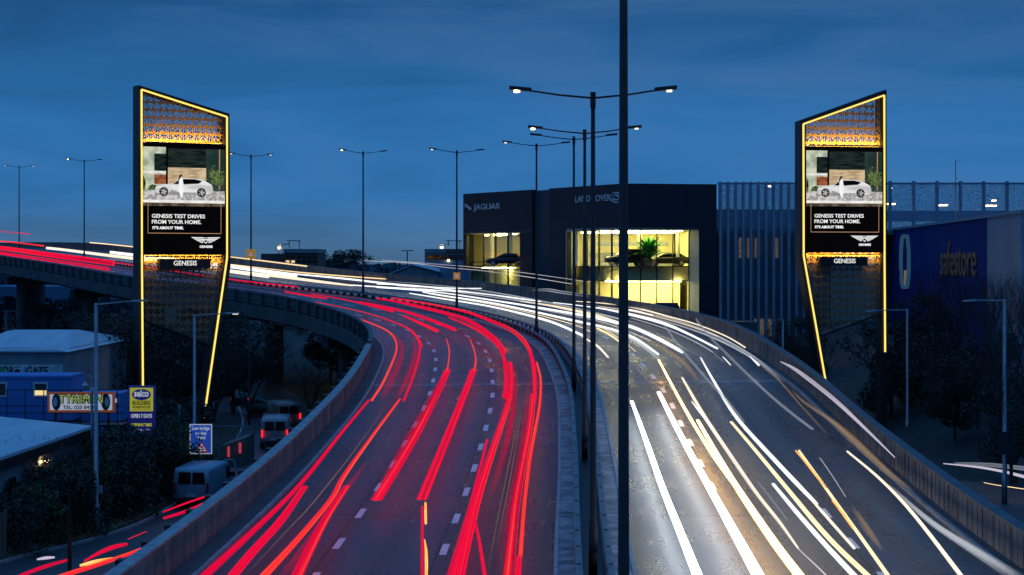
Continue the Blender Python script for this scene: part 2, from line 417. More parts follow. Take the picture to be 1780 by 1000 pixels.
# median barriers
def barrier(t, side, label):
    b=empty('crash_barrier'); tag(b,label,'crash barrier','steel barriers along the central reserve')
    mb=MB(); t0,t1=t-.10,t+.10
    strip(mb,[(t0,.5),(t0,.62),(t1,.62),(t1,.5)],closed=True); mb.build('rail',M['rail'],b)
    mb=MB(); strip(mb,[(t-.05,.16),(t-.05,.22),(t+.05,.22),(t+.05,.16)],closed=True); mb.build('lower_rail',M['rail'],b)
    i0=idx_at_depth(48); c=0; rest=MB()
    for i in range(i0,NM-1):
        tgt=MB() if c<98 else rest
        q=[at(i,t-.05,-.3),at(i+.22,t-.05,-.3),at(i+.22,t+.05,-.3),at(i,t+.05,-.3)]
        tgt.hexa(q,[p+Vector((0,0,.8)) for p in q])
        if c<98: tgt.build('post',M['black'],b)
        c+=1
    for i in range(0,i0):
        q=[at(i,t-.05,-.3),at(i+.12,t-.05,-.3),at(i+.12,t+.05,-.3),at(i,t+.05,-.3)]
        rest.hexa(q,[p+Vector((0,0,.8)) for p in q])
    r=rest.build('post_row',M['black'],b); r['kind']='stuff'
    bl=MB()
    for i in range(i0-6,i0+60,2):
        bl.box(-.06,.06,-.04,.04,0,.02,M4=Matrix.Translation(at(i,t,.62)))
    bl.build('bolt',M['black'],b)
barrier(-.44,-1,'steel rail barrier on the red-trail side of the dark central gap')
barrier(.44,1,'steel rail barrier on the white-trail side of the dark central gap')
# black sheet standing in for the darkness of the open central gap
gp=MB(); strip(gp,[(-.36,-.28),(.36,-.28)])
g_=gp.build('central_gap',M['black']); g_['kind']='structure'

# piers
pierlab=0
def pier(i, lab):
    e=empty('bridge_pier',(0,0,0)); tag(e,lab,'bridge pier','piers holding up the left arm of the viaduct')
    for t in (-8.2,0,8.2):
        p=off(i,t); zt=p.z-1.85
        if zt<1: continue
        mb=MB(); mb.prism([(p.x+math.cos(a)*.95,p.y+math.sin(a)*.95) for a in [k*math.pi/6 for k in range(12)]],-.05,zt-.9); mb.build('column',M['concrete_d'],e)
    a,b=off(i,-10.4),off(i,10.4); n=(b-a).normalized(); q=Vector((-n.y,n.x,0))*.8
    mb=MB(); mb.hexa([(a-q)+Vector((0,0,-2.9)),(b-q)+Vector((0,0,-2.9)),(b+q)+Vector((0,0,-2.9)),(a+q)+Vector((0,0,-2.9))],
                     [(a-q)+Vector((0,0,-1.88)),(b-q)+Vector((0,0,-1.88)),(b+q)+Vector((0,0,-1.88)),(a+q)+Vector((0,0,-1.88))]); mb.build('crossbeam',M['concrete_d'],e)
for D,lab in ((135,'dark bridge pier nearest, under the sharpest part of the bend'),(160,'dark bridge pier second from the bend, behind the slip traffic'),(190,'dark bridge pier behind the right leg of the left pylon'),(222,'dark bridge pier right of the pale lattice mast, beside the left pylon'),(252,'dark bridge pier between the two openings at far left'),(284,'dark bridge pier at the left border of the photo'),(318,'farthest dark bridge pier, left of the lattice gantry')):
    pier(idx_at_depth(D),lab)
# near abutment walls under the low part of the deck
ab=MB(); i1=idx_at_depth(126)
for t,mi in ((-12.2,0),(12.5,0)):
    for i in range(0,i1):
        a,b=off(i,t,-.6),off(i+1,t,-.6)
        ab.quad((a.x,a.y,-.1),(b.x,b.y,-.1),b,a)
a_=ab.build('abutment_wall',M['concrete_d']); tag(a_,'plain concrete retaining wall under the near end of the motorway ramp','retaining wall')

# BVH for dropping traced paths on the roads (both decks extended)
def bvh():
    v=[];f=[]
    ts=[-16,-12,-8,-4,0,4,8,12,16,22]
    for i in range(NM):
        for t in ts: v.append(off(i,t))
    n=len(ts)
    for i in range(NM-1):
        for j in range(n-1): f.append((i*n+j,i*n+j+1,(i+1)*n+j+1,(i+1)*n+j))
    return BVHTree.FromPolygons(v,f)
BV=bvh()
def onroad(px,py,h):
    dr=Vector(((px-CX)/F,1,(HY-py)/F))
    hit=BV.ray_cast(Vector((0,0,CZ-h)),dr.normalized(),900)
    if hit[0] is None: return None
    return hit[0]+Vector((0,0,h))
def onground(px,py,h):
    dz=(HY-py)/F; D=(h-CZ)/dz
    return P(px,py,D)
# ------------------------------------------------------------------ light trails: glowing tubes at lamp height over the lanes
def trailmat(name, cols, strength, alpha=.9, streak=14, along=.03, soft=False, lo=.4):
    """cols: colour stops across the streaks"""
    m, nt, out = newmat(name)
    tc=N(nt,'ShaderNodeTexCoord'); mp=N(nt,'ShaderNodeMapping'); mp.inputs['Scale'].default_value=(streak,along,1)
    oi=N(nt,'ShaderNodeObjectInfo'); 
    L(nt,tc.outputs['UV'],mp.inputs[0])
    cx=N(nt,'ShaderNodeCombineXYZ'); mu=N(nt,'ShaderNodeMath',operation='MULTIPLY'); mu.inputs[1].default_value=50
    L(nt,oi.outputs['Random'],mu.inputs[0]); L(nt,mu.outputs[0],cx.inputs[2]); 
    va=N(nt,'ShaderNodeVectorMath',operation='ADD'); L(nt,mp.outputs[0],va.inputs[0]); L(nt,cx.outputs[0],va.inputs[1])
    nz=N(nt,'ShaderNodeTexNoise',Scale=1.0,Detail=3,Roughness=.6); L(nt,va.outputs[0],nz.inputs['Vector'])
    cr=N(nt,'ShaderNodeValToRGB'); el=cr.color_ramp.elements
    while len(el)<len(cols): el.new(.5)
    for k,(pos,c) in enumerate(cols): el[k].position=pos; el[k].color=c4(c)
    L(nt,nz.outputs['Fac'],cr.inputs[0])
    e=N(nt,'ShaderNodeEmission',Strength=strength); L(nt,cr.outputs[0],e.inputs['Color'])
    t=N(nt,'ShaderNodeBsdfTransparent'); mx=N(nt,'ShaderNodeMixShader')
    mr=N(nt,'ShaderNodeMapRange'); mr.inputs['From Min'].default_value=.36; mr.inputs['From Max'].default_value=.56
    mr.inputs['To Min'].default_value=alpha*lo; mr.inputs['To Max'].default_value=min(1,alpha*1.25)
    L(nt,nz.outputs['Fac'],mr.inputs['Value'])
    fac=mr.outputs[0]
    if soft:      # fades to nothing at the sides and the ends
        def mth(op,a,b=None):
            n=nt.nodes.new('ShaderNodeMath'); n.operation=op
            for k,v in enumerate((a,b)):
                if v is None: continue
                if isinstance(v,(int,float)): n.inputs[k].default_value=v
                else: L(nt,v,n.inputs[k])
            return n.outputs[0]
        s1=N(nt,'ShaderNodeSeparateXYZ'); L(nt,tc.outputs['UV'],s1.inputs[0]); u2=N(nt,'ShaderNodeUVMap',uv_map='ends'); s2=N(nt,'ShaderNodeSeparateXYZ'); L(nt,u2.outputs[0],s2.inputs[0])
        side=mth('SINE',mth('MULTIPLY',s1.outputs[0],3.1416)); end=mth('SINE',mth('MULTIPLY',s2.outputs[0],3.1416))
        fac=mth('MULTIPLY',fac,mth('MULTIPLY',mth('POWER',mth('MAXIMUM',side,0.001),1.3),mth('POWER',mth('MAXIMUM',end,0.001),.7)))
    L(nt,fac,mx.inputs[0]); L(nt,t.outputs[0],mx.inputs[1]); L(nt,e.outputs[0],mx.inputs[2]); L(nt,mx.outputs[0],out.inputs[0])
    m.use_nodes=True
    return m
TM={
 'red':trailmat('red_light',[(.40,(.60,.0,.035)),(.48,(1,.0,.06)),(.60,(1,.008,.045)),(.70,(1,.12,.045))],.92,.86,8,.012,False,.18),
 'orangered':trailmat('orange_red_light',[(.4,(1,.01,.04)),(.52,(1,.03,.03)),(.66,(1,.13,.05))],1.1,.92,6,.02),
 'faintred':trailmat('faint_crimson_light',[(.3,(.55,.0,.05)),(.7,(.9,.01,.08))],.6,.42,5,.03,True),
 'white':trailmat('white_light',[(.3,(1,.96,.92)),(.5,(.93,.97,1)),(.7,(.95,.98,1))],1.5,.97,9,.01,False,.3),
 'white_near':trailmat('near_white_light',[(.44,(.36,.42,.5)),(.49,(.90,.96,1)),(.6,(.94,.98,1))],14.0,.97,9,.008,False,.1),
 'gold_near':trailmat('near_gold_light',[(.44,(1,.42,.08)),(.5,(1,.50,.12)),(.6,(1,.56,.17))],14,.97,9,.008,False,.1),
 'cream':trailmat('cream_light',[(.3,(1,.66,.36)),(.5,(1,.88,.66)),(.7,(1,.98,.9))],1.3,.97,8,.01,False,.3),
 'gold':trailmat('gold_light',[(.3,(1,.48,.14)),(.5,(1,.72,.38)),(.7,(1,.92,.7))],1.6,.95,8,.01,False,.3),
 'amber':trailmat('amber_light',[(.3,(.9,.12,.02)),(.5,(1,.35,.05)),(.7,(1,.7,.3))],1.6,.95,8,.4),
 'tan':trailmat('faint_tan_light',[(.3,(.5,.33,.18)),(.7,(.9,.6,.34))],.45,.5,6,.05,True),
 'grey':trailmat('faint_grey_light',[(.3,(.35,.42,.55)),(.7,(.75,.8,.95))],.45,.42,6),
 'smear':trailmat('streaked_white_light',[(.35,(.4,.45,.55)),(.7,(.95,.97,1))],.9,.75,9,.02,True),
 'lilac':trailmat('lilac_light',[(.3,(.55,.5,.7)),(.7,(.95,.88,1))],.8,.62,8),
 'thin':trailmat('thin_pale_light',[(.3,(.8,.75,.8)),(.7,(1,.95,.95))],.8,.75,4),
}
def resample(pts, n):
    """Catmull-Rom through the traced points; pts (x,y,w)"""
    out=[]
    q=[Vector(p) for p in pts]
    if len(q)==2: return [q[0].lerp(q[1],k/n) for k in range(n+1)]
    for i in range(len(q)-1):
        p0=q[max(i-1,0)];p1=q[i];p2=q[i+1];p3=q[min(i+2,len(q)-1)]
        if i==0: p0=p1*2-p2
        if i+2>=len(q): p3=p2*2-p1
        for k in range(n):
            t=k/n; out.append(.5*((2*p1)+(p2-p0)*t+(2*p0-5*p1+4*p2-p3)*t*t+(3*p1-p0-3*p2+p3)*t**3))
    out.append(q[-1]); return out
def sweep_light(pts, half_w, half_h, name, mat, seg=10):
    mb=MB(); n=len(pts); base=0; ln=0
    for k,p in enumerate(pts):
        t=(pts[min(k+1,n-1)]-pts[max(k-1,0)]).normalized()
        a=Vector((t.y,-t.x,0)).normalized(); b=a.cross(t).normalized()
        for j in range(seg):
            an=2*math.pi*j/seg; mb.v.append(tuple(p+a*math.cos(an)*half_w[k]+b*math.sin(an)*half_h[k]))
    us=[.5+.5*math.cos(2*math.pi*j/seg) for j in range(seg+1)]
    for k in range(n-1):
        l2=ln+(pts[k+1]-pts[k]).length
        for j in range(seg):
            jj=(j+1)%seg; mb.f.append((k*seg+j,k*seg+jj,(k+1)*seg+jj,(k+1)*seg+j))
            mb.uv+=[(us[j],ln),(us[j+1],ln),(us[j+1],l2),(us[j],l2)]; mb.mi.append(0)
        ln=l2
    mb.f.append(tuple(reversed(range(seg)))); mb.uv+=[(us[j],0) for j in reversed(range(seg))]; mb.mi.append(0)
    mb.f.append(tuple((n-1)*seg+j for j in range(seg))); mb.uv+=[(us[j],ln) for j in range(seg)]; mb.mi.append(0)
    o=mb.build(name,mat,None,smooth=True); ul=o.data.uv_layers.new(name='ends'); d=[]
    for k in range(n-1):
        a,b=k/(n-1),(k+1)/(n-1)
        for j in range(seg): d+=[0,a,0,a,0,b,0,b]
    d2=[]
    for i in range(0,len(d),2): d2+=[d[i+1],0]
    d2+=[0,0]*seg+[1,0]*seg
    ul.data.foreach_set('uv',d2); return o
GR={'red':'red tail light trails on the outbound carriageway','white':'white headlight trails on the inbound carriageway'}
def trail(label, kind, h, mode, pts, grp, ground=False):
    """mode f: widths are horizontal photo widths, flat section; r: round section"""
    rs=resample(pts,6); W=[];ws=[]
    for q in rs:
        p=onground(q.x,q.y,h) if ground else onroad(q.x,q.y,h)
        if p is None: continue
        W.append(p); ws.append(max(q.z,.5))
    if len(W)<2: print('TRAIL LOST',label); return
    for _ in range(2):
        W=[W[0]]+[(W[i-1]+W[i]*2+W[i+1])/4 for i in range(1,len(W)-1)]+[W[-1]]
    hw=[];hh=[]
    for i,(p,w) in enumerate(zip(W,ws)):
        t=(W[min(i+1,len(W)-1)]-W[max(i-1,0)]).normalized(); m=w*p.y/F/2
        if mode=='f': a=(.66 if kind in('white','cream','gold','white_near','gold_near') else .66)*m*max(.35,abs(t.y)); hw.append(max(a,.012)); hh.append(min(.035,a))
        else:
            m*=.62 if kind in('white','cream','gold') else .8
            hw.append(max(m,.012)); hh.append(max(m,.012))
    o=sweep_light(W,hw,hh,'light_trail',TM[kind]); tag(o,label,'light trail',grp); return o
R=GR['red']; Wh=GR['white']
T=[
 ('long red trail nearest the left parapet, widening toward the bottom edge','red',.8,'f',[(641,696,6),(590,757,9),(519,846,15),(430,933,24),(353,1004,34)],R),
 ('red trail branching inward from the one beside the left parapet','red',.8,'f',[(530,846,17),(486,908,26),(440,958,30),(400,1006,32)],R),
 ('long orange-red trail in the middle of the left lane','orangered',.8,'f',[(695,694,6),(648,757,9),(596,830,14),(577,866,15),(519,936,20),(456,1004,28)],R),
 ('dark-lined red trail just right of the orange-red one in the left lane','red',.8,'f',[(603,845,16),(562,908,24),(514,1004,34)],R),
 ('broad straight red trail that covers lane dashes and stops above the bottom','red',.6,'f',[(778,643,18),(757,690,19),(720,762,24),(655,869,31)],R),
 ('hair-thin red curve feeding the broad red trail over the lane dashes','orangered',.8,'f',[(776,589,2),(781,608,3),(780,628,3),(777,645,4)],R),
 ('broad straight red trail in the middle lane, right of the one on the dashes','red',.6,'f',[(824,642,18),(803,696,19),(776,764,23),(733,868,28)],R),
 ('hair-thin red curve feeding the broad red trail in the middle lane','orangered',.8,'f',[(817,589,2),(825,611,3),(827,628,4),(824,645,5)],R),
 ('thin orange-red trail sweeping round the inside of the bend by the steel parapet','orangered',.8,'r',[(517,525,1.6),(557,535,2),(602,547,2.3),(647,563,2.6),(679,579,3.2),(690,601,4),(683,628,4.5),(664,669,5),(646,696,5)],R),
 ('faint crimson veil beside the innermost thin trail of the bend','faintred',.8,'f',[(686,580,6),(700,605,14),(690,640,22),(663,694,26)],R),
 ('thin red trail second from the inside of the bend','red',.8,'r',[(548,525,1.5),(602,536,2),(647,547,2.4),(692,563,3),(716,576,4),(730,598,5),(727,625,5),(716,662,5),(702,696,5.5)],R),
 ('faint crimson veil left of the second trail of the bend','faintred',.8,'f',[(719,590,6),(722,612,14),(712,650,20),(690,694,24)],R),
 ('short thickened red stroke where the second bend trail turns','red',.75,'r',[(714,573,3),(726,588,5),(734,602,3)],R),
 ('short red stroke at the far left end of the second lane','red',.8,'r',[(495,507,3),(535,514,4),(567,519,3)],R),
 ('crimson trail in the second lane running from the first stroke','red',.8,'r',[(540,511,2),(602,521.6,3),(647,532,5),(683,541,6)],R),
 ('long crimson trail in the middle lane that ends before the dashes bend','red',.8,'r',[(625,525,3),(670,534,4),(715,545,6),(760,561,7),(790,573,8)],R),
 ('short wedge-shaped red stroke left of the long crimson one','red',.8,'r',[(699,548,2),(715,555,5),(737,565,7),(759.5,575.5,8)],R),
 ('thin dim red trail hugging the central barrier at far left','faintred',.8,'r',[(400,489,3),(456,497,3),(512,503.6,3),(580,513.7,3),(625,519,3),(670,530.6,3),(714.6,540.7,2)],R),
 ('red trail in the third lane sweeping into the tall bend','red',.8,'r',[(656,519,4),(692,525,5),(737,535,7),(780,546,8),(818,559.3,9),(856.4,586,10),(877,611,11)],R),
 ('narrow red trail just inside the third-lane sweep','red',.8,'r',[(780,551.7,3),(828,572.7,5),(862,597.5,6),(876,622,8),(880,660,9),(877,690,9)],R),
 ('red trail nearest the central barrier at the top of the bend','red',.8,'r',[(681,518,3),(737,527,4),(800,539.6,5),(828,548,6),(856.4,559.3,7),(887,572.7,8),(910,592,10),(922,612,9)],R),
 ('red trail at the right of the bend, between the barrier sweep and the joint','red',.8,'f',[(920,606,9),(928,639,12),(930,674,12),(929,700,11)],R),
 ('wide multi-strand red trail in the right lane, left of centre','red',.7,'f',[(886,630,12),(889,660,13),(884,697,15),(872,736,17),(854,789,20),(832,859,23),(812,934,30),(795,1004,38)],R),
 ('faint crimson veil to the right of the wide right-lane trail','faintred',.8,'f',[(893,632,16),(896,674,18),(888,736,20),(871,806,22),(851,868,20)],R),
 ('narrow red trail starting left of the wide right-lane trail','red',.7,'f',[(847,764.6,6),(832,824,8),(814,890,9),(779,1004,13)],R),
 ('narrow red trail slanting down to the right across the others','red',.7,'f',[(820,883,5),(832,934,8),(843,1004,11)],R),
 ('thin red trail at the outer right of the bend','orangered',.8,'f',[(933,630,5),(940,661,6),(938,705,7),(930,749,8),(920,806,9),(911,881,10),(904.6,965,12)],R),
 ('broad red trail in the rightmost outbound lane running off the bottom','red',.7,'f',[(927,685,14),(922,736,16),(911,797.6,18),(898,868,22),(891,934,24),(884,1004,30)],R),
 ('short red stroke at the bottom beside the rightmost broad red trail','red',.7,'f',[(903,967,14),(900,1004,17)],R),
 ('thin upright red trail alone in the middle lane at the bottom','red',.8,'f',[(734,881,6),(734,940,7),(734,1004,8)],R),
 ('short golden dash on the upright red trail, upper one','amber',.9,'f',[(739.6,874.6,6),(740,910,7)],R),
 ('golden dash on the upright red trail, lower one','amber',.9,'f',[(738,938,3),(741,962,8),(741,1004,8)],R),
 ('pale thread of light between the two left-lane red trails','tan',.9,'f',[(674,699,2),(653.6,731,2.4),(612,789,2.6),(577,833.6,2.6),(538,881.6,2.6),(502,919,2.4),(466,958,2.4),(424,1002,2.6)],R),
 ('pale thread of light in the rightmost outbound lane, left of its twin','tan',.9,'f',[(902,703,1.6),(896,750,2),(880,830,2.4),(862,915,2.6),(848,1002,3)],R),
 ('pale thread of light in the rightmost outbound lane, right of its twin','tan',.9,'f',[(906,703,1.6),(901,750,2),(887,830,2),(873,900,2.4),(862,960,2.6)],R),
 # ---- white, far
 ('yellowish trail highest on the far left of the inbound side','gold',.7,'r',[(401,460,2.5),(470,468,2.5),(535,475,3),(638,483,3),(755,490.5,2)],Wh),
 ('thick cream trail between the left pylon and the fourth street lamp','cream',.7,'r',[(398,471,8),(483,480.5,8),(561,490.5,7),(612.6,496.5,4)],Wh),
 ('white trail just above the thick cream one, reaching the speed sign','white',.7,'r',[(463,472,2),(535,478.5,4),(612.6,486,5),(690,495,5),(780,501,3),(837,501.5,2.5)],Wh),
 ('white trail starting left of the fourth street lamp','white',.7,'r',[(610,495.7,3),(660,499,3.5),(716,502.5,4),(780,506,3),(812,508,2)],Wh),
 ('white trail uppermost of the four parallel ones under the showroom','white',.7,'r',[(655,494,2),(716,496,3),(780,504,3),(837,510.6,3.4),(894.6,518,3.6),(940,524.5,3)],Wh),
 ('white trail second of the four parallel ones under the showroom','white',.7,'r',[(655,500,2),(716,504,3),(780,510.6,3.4),(856,522,4.5),(933,534.5,5.5),(971,541,6),(1028,551,7),(1080,563,8),(1110,573,9),(1150,592,10),(1186,612,9)],Wh),
 ('white trail third of the four parallel ones under the showroom','white',.7,'r',[(735,508,2.5),(780,515.4,3.4),(856,527,4.4),(933,543,5),(999.7,558,6),(1045,568,6.5),(1080,578,6.5),(1110,592,7),(1144,616,6)],Wh),
 ('white trail lowest of the four parallel ones under the showroom','white',.7,'r',[(712,510,2.5),(780,521,3.8),(856,533.5,4.5),(933,552,6),(975,566,6.5),(1012,583,7)],Wh),
 ('short cream trail that ends between the third pole and the near pole','cream',.7,'r',[(1012,586,3),(1038,601,6),(1057,621,5)],Wh),
 ('cream trail starting left of the third lamp post from the near pole','gold',.7,'r',[(904,524,2),(952,530.7,5),(1009,542,7),(1045,551,6),(1075,560,3)],Wh),
 ('white trail running from below the showroom jamb to mid-carriageway','white',.7,'r',[(961.5,526,2),(1024.5,533.5,3),(1060,539,5),(1097,547,7),(1153,562,8),(1197,580.6,6),(1247,606,5)],Wh),
 ('short white stroke behind the near pole under the main window','white',.7,'r',[(1078,536,3),(1105,541,5),(1134,548,4)],Wh),
 ('outermost cream trail curving along the right parapet','cream',.7,'r',[(1001.6,524,2),(1045,527,2.5),(1080,531.6,3),(1120,539,4),(1158,549.4,4),(1210,563.7,3.5),(1262,584.5,3.5),(1295,604,4)],Wh),
 ('thin cream trail crossing behind the near pole','gold',.7,'r',[(1038,571,3.5),(1060,582,4.5),(1080,597,5),(1092,610,6)],Wh),
 ('hair-thin gold trail just above the cream one behind the near pole','gold',.8,'r',[(1040,565,1.4),(1080,591,1.6),(1105,611,1.4)],Wh),
 ('faint thin tan trail in the middle of the white-lit bend','tan',.8,'r',[(1080,556,3),(1120,566,3),(1158,578,2.5),(1197,589.7,2)],Wh),
 ('small white dash in mid-carriageway','white',.7,'r',[(1256,620,1.2),(1263,627,2.4),(1270,635,2)],Wh),
 ('hair-thin pale line leading to the small white dash','grey',.7,'r',[(1205,592,2),(1231,606,2),(1259,630,2)],Wh),
 ('bright short white dash by the right parapet','white',.7,'r',[(1303.6,619.6,2.5),(1311,627,4.5),(1319,635,5)],Wh),
 ('faint line leading into the bright dash by the right parapet','grey',.7,'r',[(1246,590,2),(1280,605,3),(1303,619,4)],Wh),
 ('thin tan line running on from the bright dash beside the parapet','tan',.7,'r',[(1320,636,3),(1353,660,3),(1392,705,3.5),(1440,757,4)],Wh),
 ('faint grey double line left of the brightest mid-carriageway trail','grey',1.3,'f',[(1155,566,6),(1184,606.6,7),(1225.6,656,8),(1262,695,9),(1292,733,7)],Wh),
 ('faint grey double line in the empty blue middle of the inbound side','grey',1.3,'f',[(1210,555,5),(1236,588,7),(1275,627,8),(1327,677,9),(1366,710.6,10),(1412,746,9)],Wh),
 # ---- white, near
 ('thick white trail nearest the near lamp pole','white_near',.7,'f',[(1098,697.6,7),(1123,766,12),(1152,849,16),(1181,921,20),(1214,1004,26)],Wh),
 ('thick white trail bordering the golden patch on its left','white_near',.7,'f',[(1145,682,9),(1188,766,15),(1242,863,20),(1278,928,26),(1320,1004,33)],Wh),
 ('thin cream trail crossing the top of the golden patch','gold_near',.7,'f',[(1145,626,4),(1164,662,5),(1186,703,7),(1208,741,8),(1240,793,8),(1271,838,4)],Wh),
 ('thick pale gold trail bordering the golden patch on its right','gold_near',.7,'f',[(1213,731,8),(1243,784,12),(1274,836,16),(1308,888,21),(1350,949,25),(1392,1004,29)],Wh),
 ('cream white trail just right of the pale gold one','cream',.7,'f',[(1186,657,6),(1224,723,11),(1260,777,12),(1314,856,12),(1353.6,906,10),(1387,953,5)],Wh),
 ('short thin white line left of the cream white trail','white',.8,'f',[(1202,697.6,2),(1216,716,4),(1233,737,3)],Wh),
 ('hair-thin white line running off the bottom in the centre','thin',.8,'f',[(1384,951,2),(1412,977,3),(1440,1004,4)],Wh),
 ('long white trail in the middle of the inbound carriageway','white',.7,'f',[(1218,622,3),(1238.6,658.6,7),(1278,723,11),(1332,784,14),(1386,841.6,15),(1419,876,11)],Wh),
 ('pale cream continuation below the long middle white trail','cream',.7,'f',[(1400,857,4),(1440,902,9),(1485,953,8)],Wh),
 ('tan gold trail ending at the bottom edge right of centre','gold',.7,'f',[(1271,733.6,8),(1314,784,11),(1368,849,13),(1440,935,16),(1512,1004,18)],Wh),
 ('white trail with rounded start left of the tan gold one','white',.7,'f',[(1344,841.6,9),(1386,892,14),(1440,953,17),(1488,1004,20)],Wh),
 ('faint bluish dash beside the cream white trail','grey',.7,'f',[(1317.6,838,3),(1346,874,5),(1368,903,4)],Wh),
 ('flickering orange dash above the slim cream trail, upper one','amber',1.0,'f',[(1383,783.6,3),(1400,803,5),(1418,826,6),(1436,848,5)],Wh),
 ('flickering orange dash beside the slim cream trail, lower one','amber',1.0,'f',[(1447,870,5),(1465,893,6),(1482,918,5)],Wh),
 ('slim cream trail lined with orange dashes','gold',.7,'f',[(1389,783.6,6),(1434,846.5,8),(1493,929,10),(1546,1004,12)],Wh),
 ('slim white trail nearest the right parapet at the bottom','cream',.7,'f',[(1473,785,6),(1532,834.7,9),(1591,897.6,11),(1673,1004,14)],Wh),
 ('broad streaked white fan spreading to the bottom right corner','smear',.9,'f',[(1544,841.5,5),(1616,906,26),(1688,953,46),(1768,1004,70)],Wh),
 ('faint tan smear low along the inside of the right parapet','tan',1.0,'f',[(1376,678,8),(1400,701,14),(1454,737,24),(1508,787.5,32),(1551,827,28),(1590,855,10)],Wh),
 ('lilac streak at lorry height over the right parapet','lilac',1.6,'r',[(1357,629,2),(1375,638,6),(1400,655,9),(1454,698,9),(1508,749,6),(1555,795,2.5)],Wh),
 ('faint tan blur right of the slim cream trail','tan',1.0,'f',[(1480,878,6),(1508,920.7,26),(1535,958,12)],Wh),
 ('thin pale streak high across the showroom front, lower one','thin',3.4,'r',[(630.6,453.3,.9),(716,457.5,1),(780,465.7,1),(837,470.5,1.1),(933,484,1.2),(1000,495,1)],Wh),
 ('thin pale streak high across the showroom front, upper one','thin',3.9,'r',[(664,452,.6),(716,456,.7),(780,461,.8),(840,466,.9),(904,473.4,.9),(1026,490.6,.7)],Wh),
 ('soft pale smudge at the foot of the showroom','smear',1.4,'r',[(923,505,2),(952,504,6),(975,508,6),(1026,515,5)],Wh),
 ('soft pale veil over the upper three white trails of the far bend','smear',.9,'r',[(640,488,3),(740,496,6),(840,508,8),(940,526,9),(1040,548,10),(1110,566,10)],Wh),
 ('soft pale veil at the outer side of the far bend beside the parapet','smear',.9,'r',[(1000,528,4),(1080,540,8),(1160,556,10),(1240,584,10),(1310,622,8),(1360,662,5)],Wh),
 ('soft pale veil behind the near pole between two white trails','smear',.8,'f',[(1010,562,10),(1060,574,14),(1110,596,18),(1150,628,18)],Wh),
 ('hairline just above the second of the four parallel white trails','thin',.9,'r',[(690,497,.8),(780,506.5,1),(856,516.5,1.1),(933,528.5,1.2),(1028,544,1.3),(1090,558,1.4)],Wh),
 ('hairline just above the third of the four parallel white trails','thin',.9,'r',[(760,508,.8),(856,521,1),(933,537,1.2),(1000,550,1.3),(1060,564,1.4),(1130,592,1.4)],Wh),
 ('cream hairline just above the lowest of the four parallel white trails','gold',.9,'r',[(745,511,.9),(856,529.5,1.2),(933,547,1.4),(999,565,1.6),(1028,577,1.6)],Wh),
 ('cream hairline close under the outermost trail by the right parapet','gold',.8,'r',[(1040,533,.9),(1097,541,1.2),(1158,555,1.4),(1205,569,1.5),(1248,585,1.4)],Wh),
 ('hairline between the two longest trails right of the near pole','thin',.8,'r',[(1097,553,1),(1150,569,1.2),(1200,590,1.3),(1238,612,1.2)],Wh),
 ('soft tan veil in the second inbound lane above the joint','tan',.8,'f',[(1100,580,14),(1150,604,18),(1190,632,22),(1215,668,16)],Wh),
 ('hair-thin white line left of the long white trail in mid-carriageway','thin',.8,'f',[(1192,668,1),(1214,706,1.2),(1246,757,1.3),(1290,822,1.4),(1330,879,1.4)],Wh),
 ('hair-thin white line close to the left of the trail nearest the near pole','thin',.8,'f',[(1106,722,1),(1132,800,1.6),(1162,884,2),(1192,960,2.4),(1209,1004,2.6)],Wh),
 ('hair-thin white line between the golden patch and the cream white trail','thin',.8,'f',[(1236,736,1),(1276,796,1.4),(1322,863,1.8),(1372,933,2)],Wh),
 ('hair-thin pale line in the blue lane right of the orange dashes','thin',.8,'f',[(1425,796,.8),(1446,826,1),(1470,864,1)],Wh),
 ('faint crimson veil along the broad red trail on the lane dashes','faintred',.75,'f',[(770,655,16),(745,700,22),(705,770,28),(662,846,30)],R),
 ('faint crimson veil between the two lowest left-lane red trails','faintred',.75,'f',[(640,800,12),(596,858,22),(540,938,30),(490,1004,34)],R),
 ('faint crimson veil along the rightmost broad red trail','faintred',.75,'f',[(918,660,14),(914,736,22),(902,810,26),(884,900,32),(870,1000,36)],R),
]
for t in T: trail(*t)
# far left: given directly by lane offset and depth along the median
def mtrail(label,kind,h,r,D0,D1,t0,t1,grp,ry=None):
    i0,i1=idx_at_depth(D0),idx_at_depth(D1); n=30
    W=[at(i0+(i1-i0)*k/n,t0+(t1-t0)*k/n,h) for k in range(n+1)]
    o=sweep_light(W,[r]*len(W),[ry or r]*len(W),'light_trail',TM[kind]); tag(o,label,'light trail',grp)
mtrail('broad red trail on the far left rise of the viaduct','red',1.0,.22,225,340,-4.5,-4.5,R,.34)
mtrail('orange-red trail on top of the far left rise','orangered',1.9,.10,262,345,-3,-3,R)
mtrail('lower red trail just above the far left parapet','red',.9,.12,215,345,-8.5,-8.5,R,.2)
mtrail('thin red streak highest over the far left rise','red',3.6,.07,262,310,-5,-5,R)
mtrail('thin red line beside the barrier at far left','red',.7,.06,182,300,-1.8,-1.8,R)
mtrail('cream trail lower of two beside the left edge of the left pylon','cream',.8,.16,198,290,3.2,3.2,Wh,.2)
mtrail('white trail upper of two beside the left edge of the left pylon','white',.8,.14,198,262,6.5,6.5,Wh,.2)
mtrail('thin yellow trail topmost beside the left pylon','gold',1.6,.07,200,285,9,9,Wh)
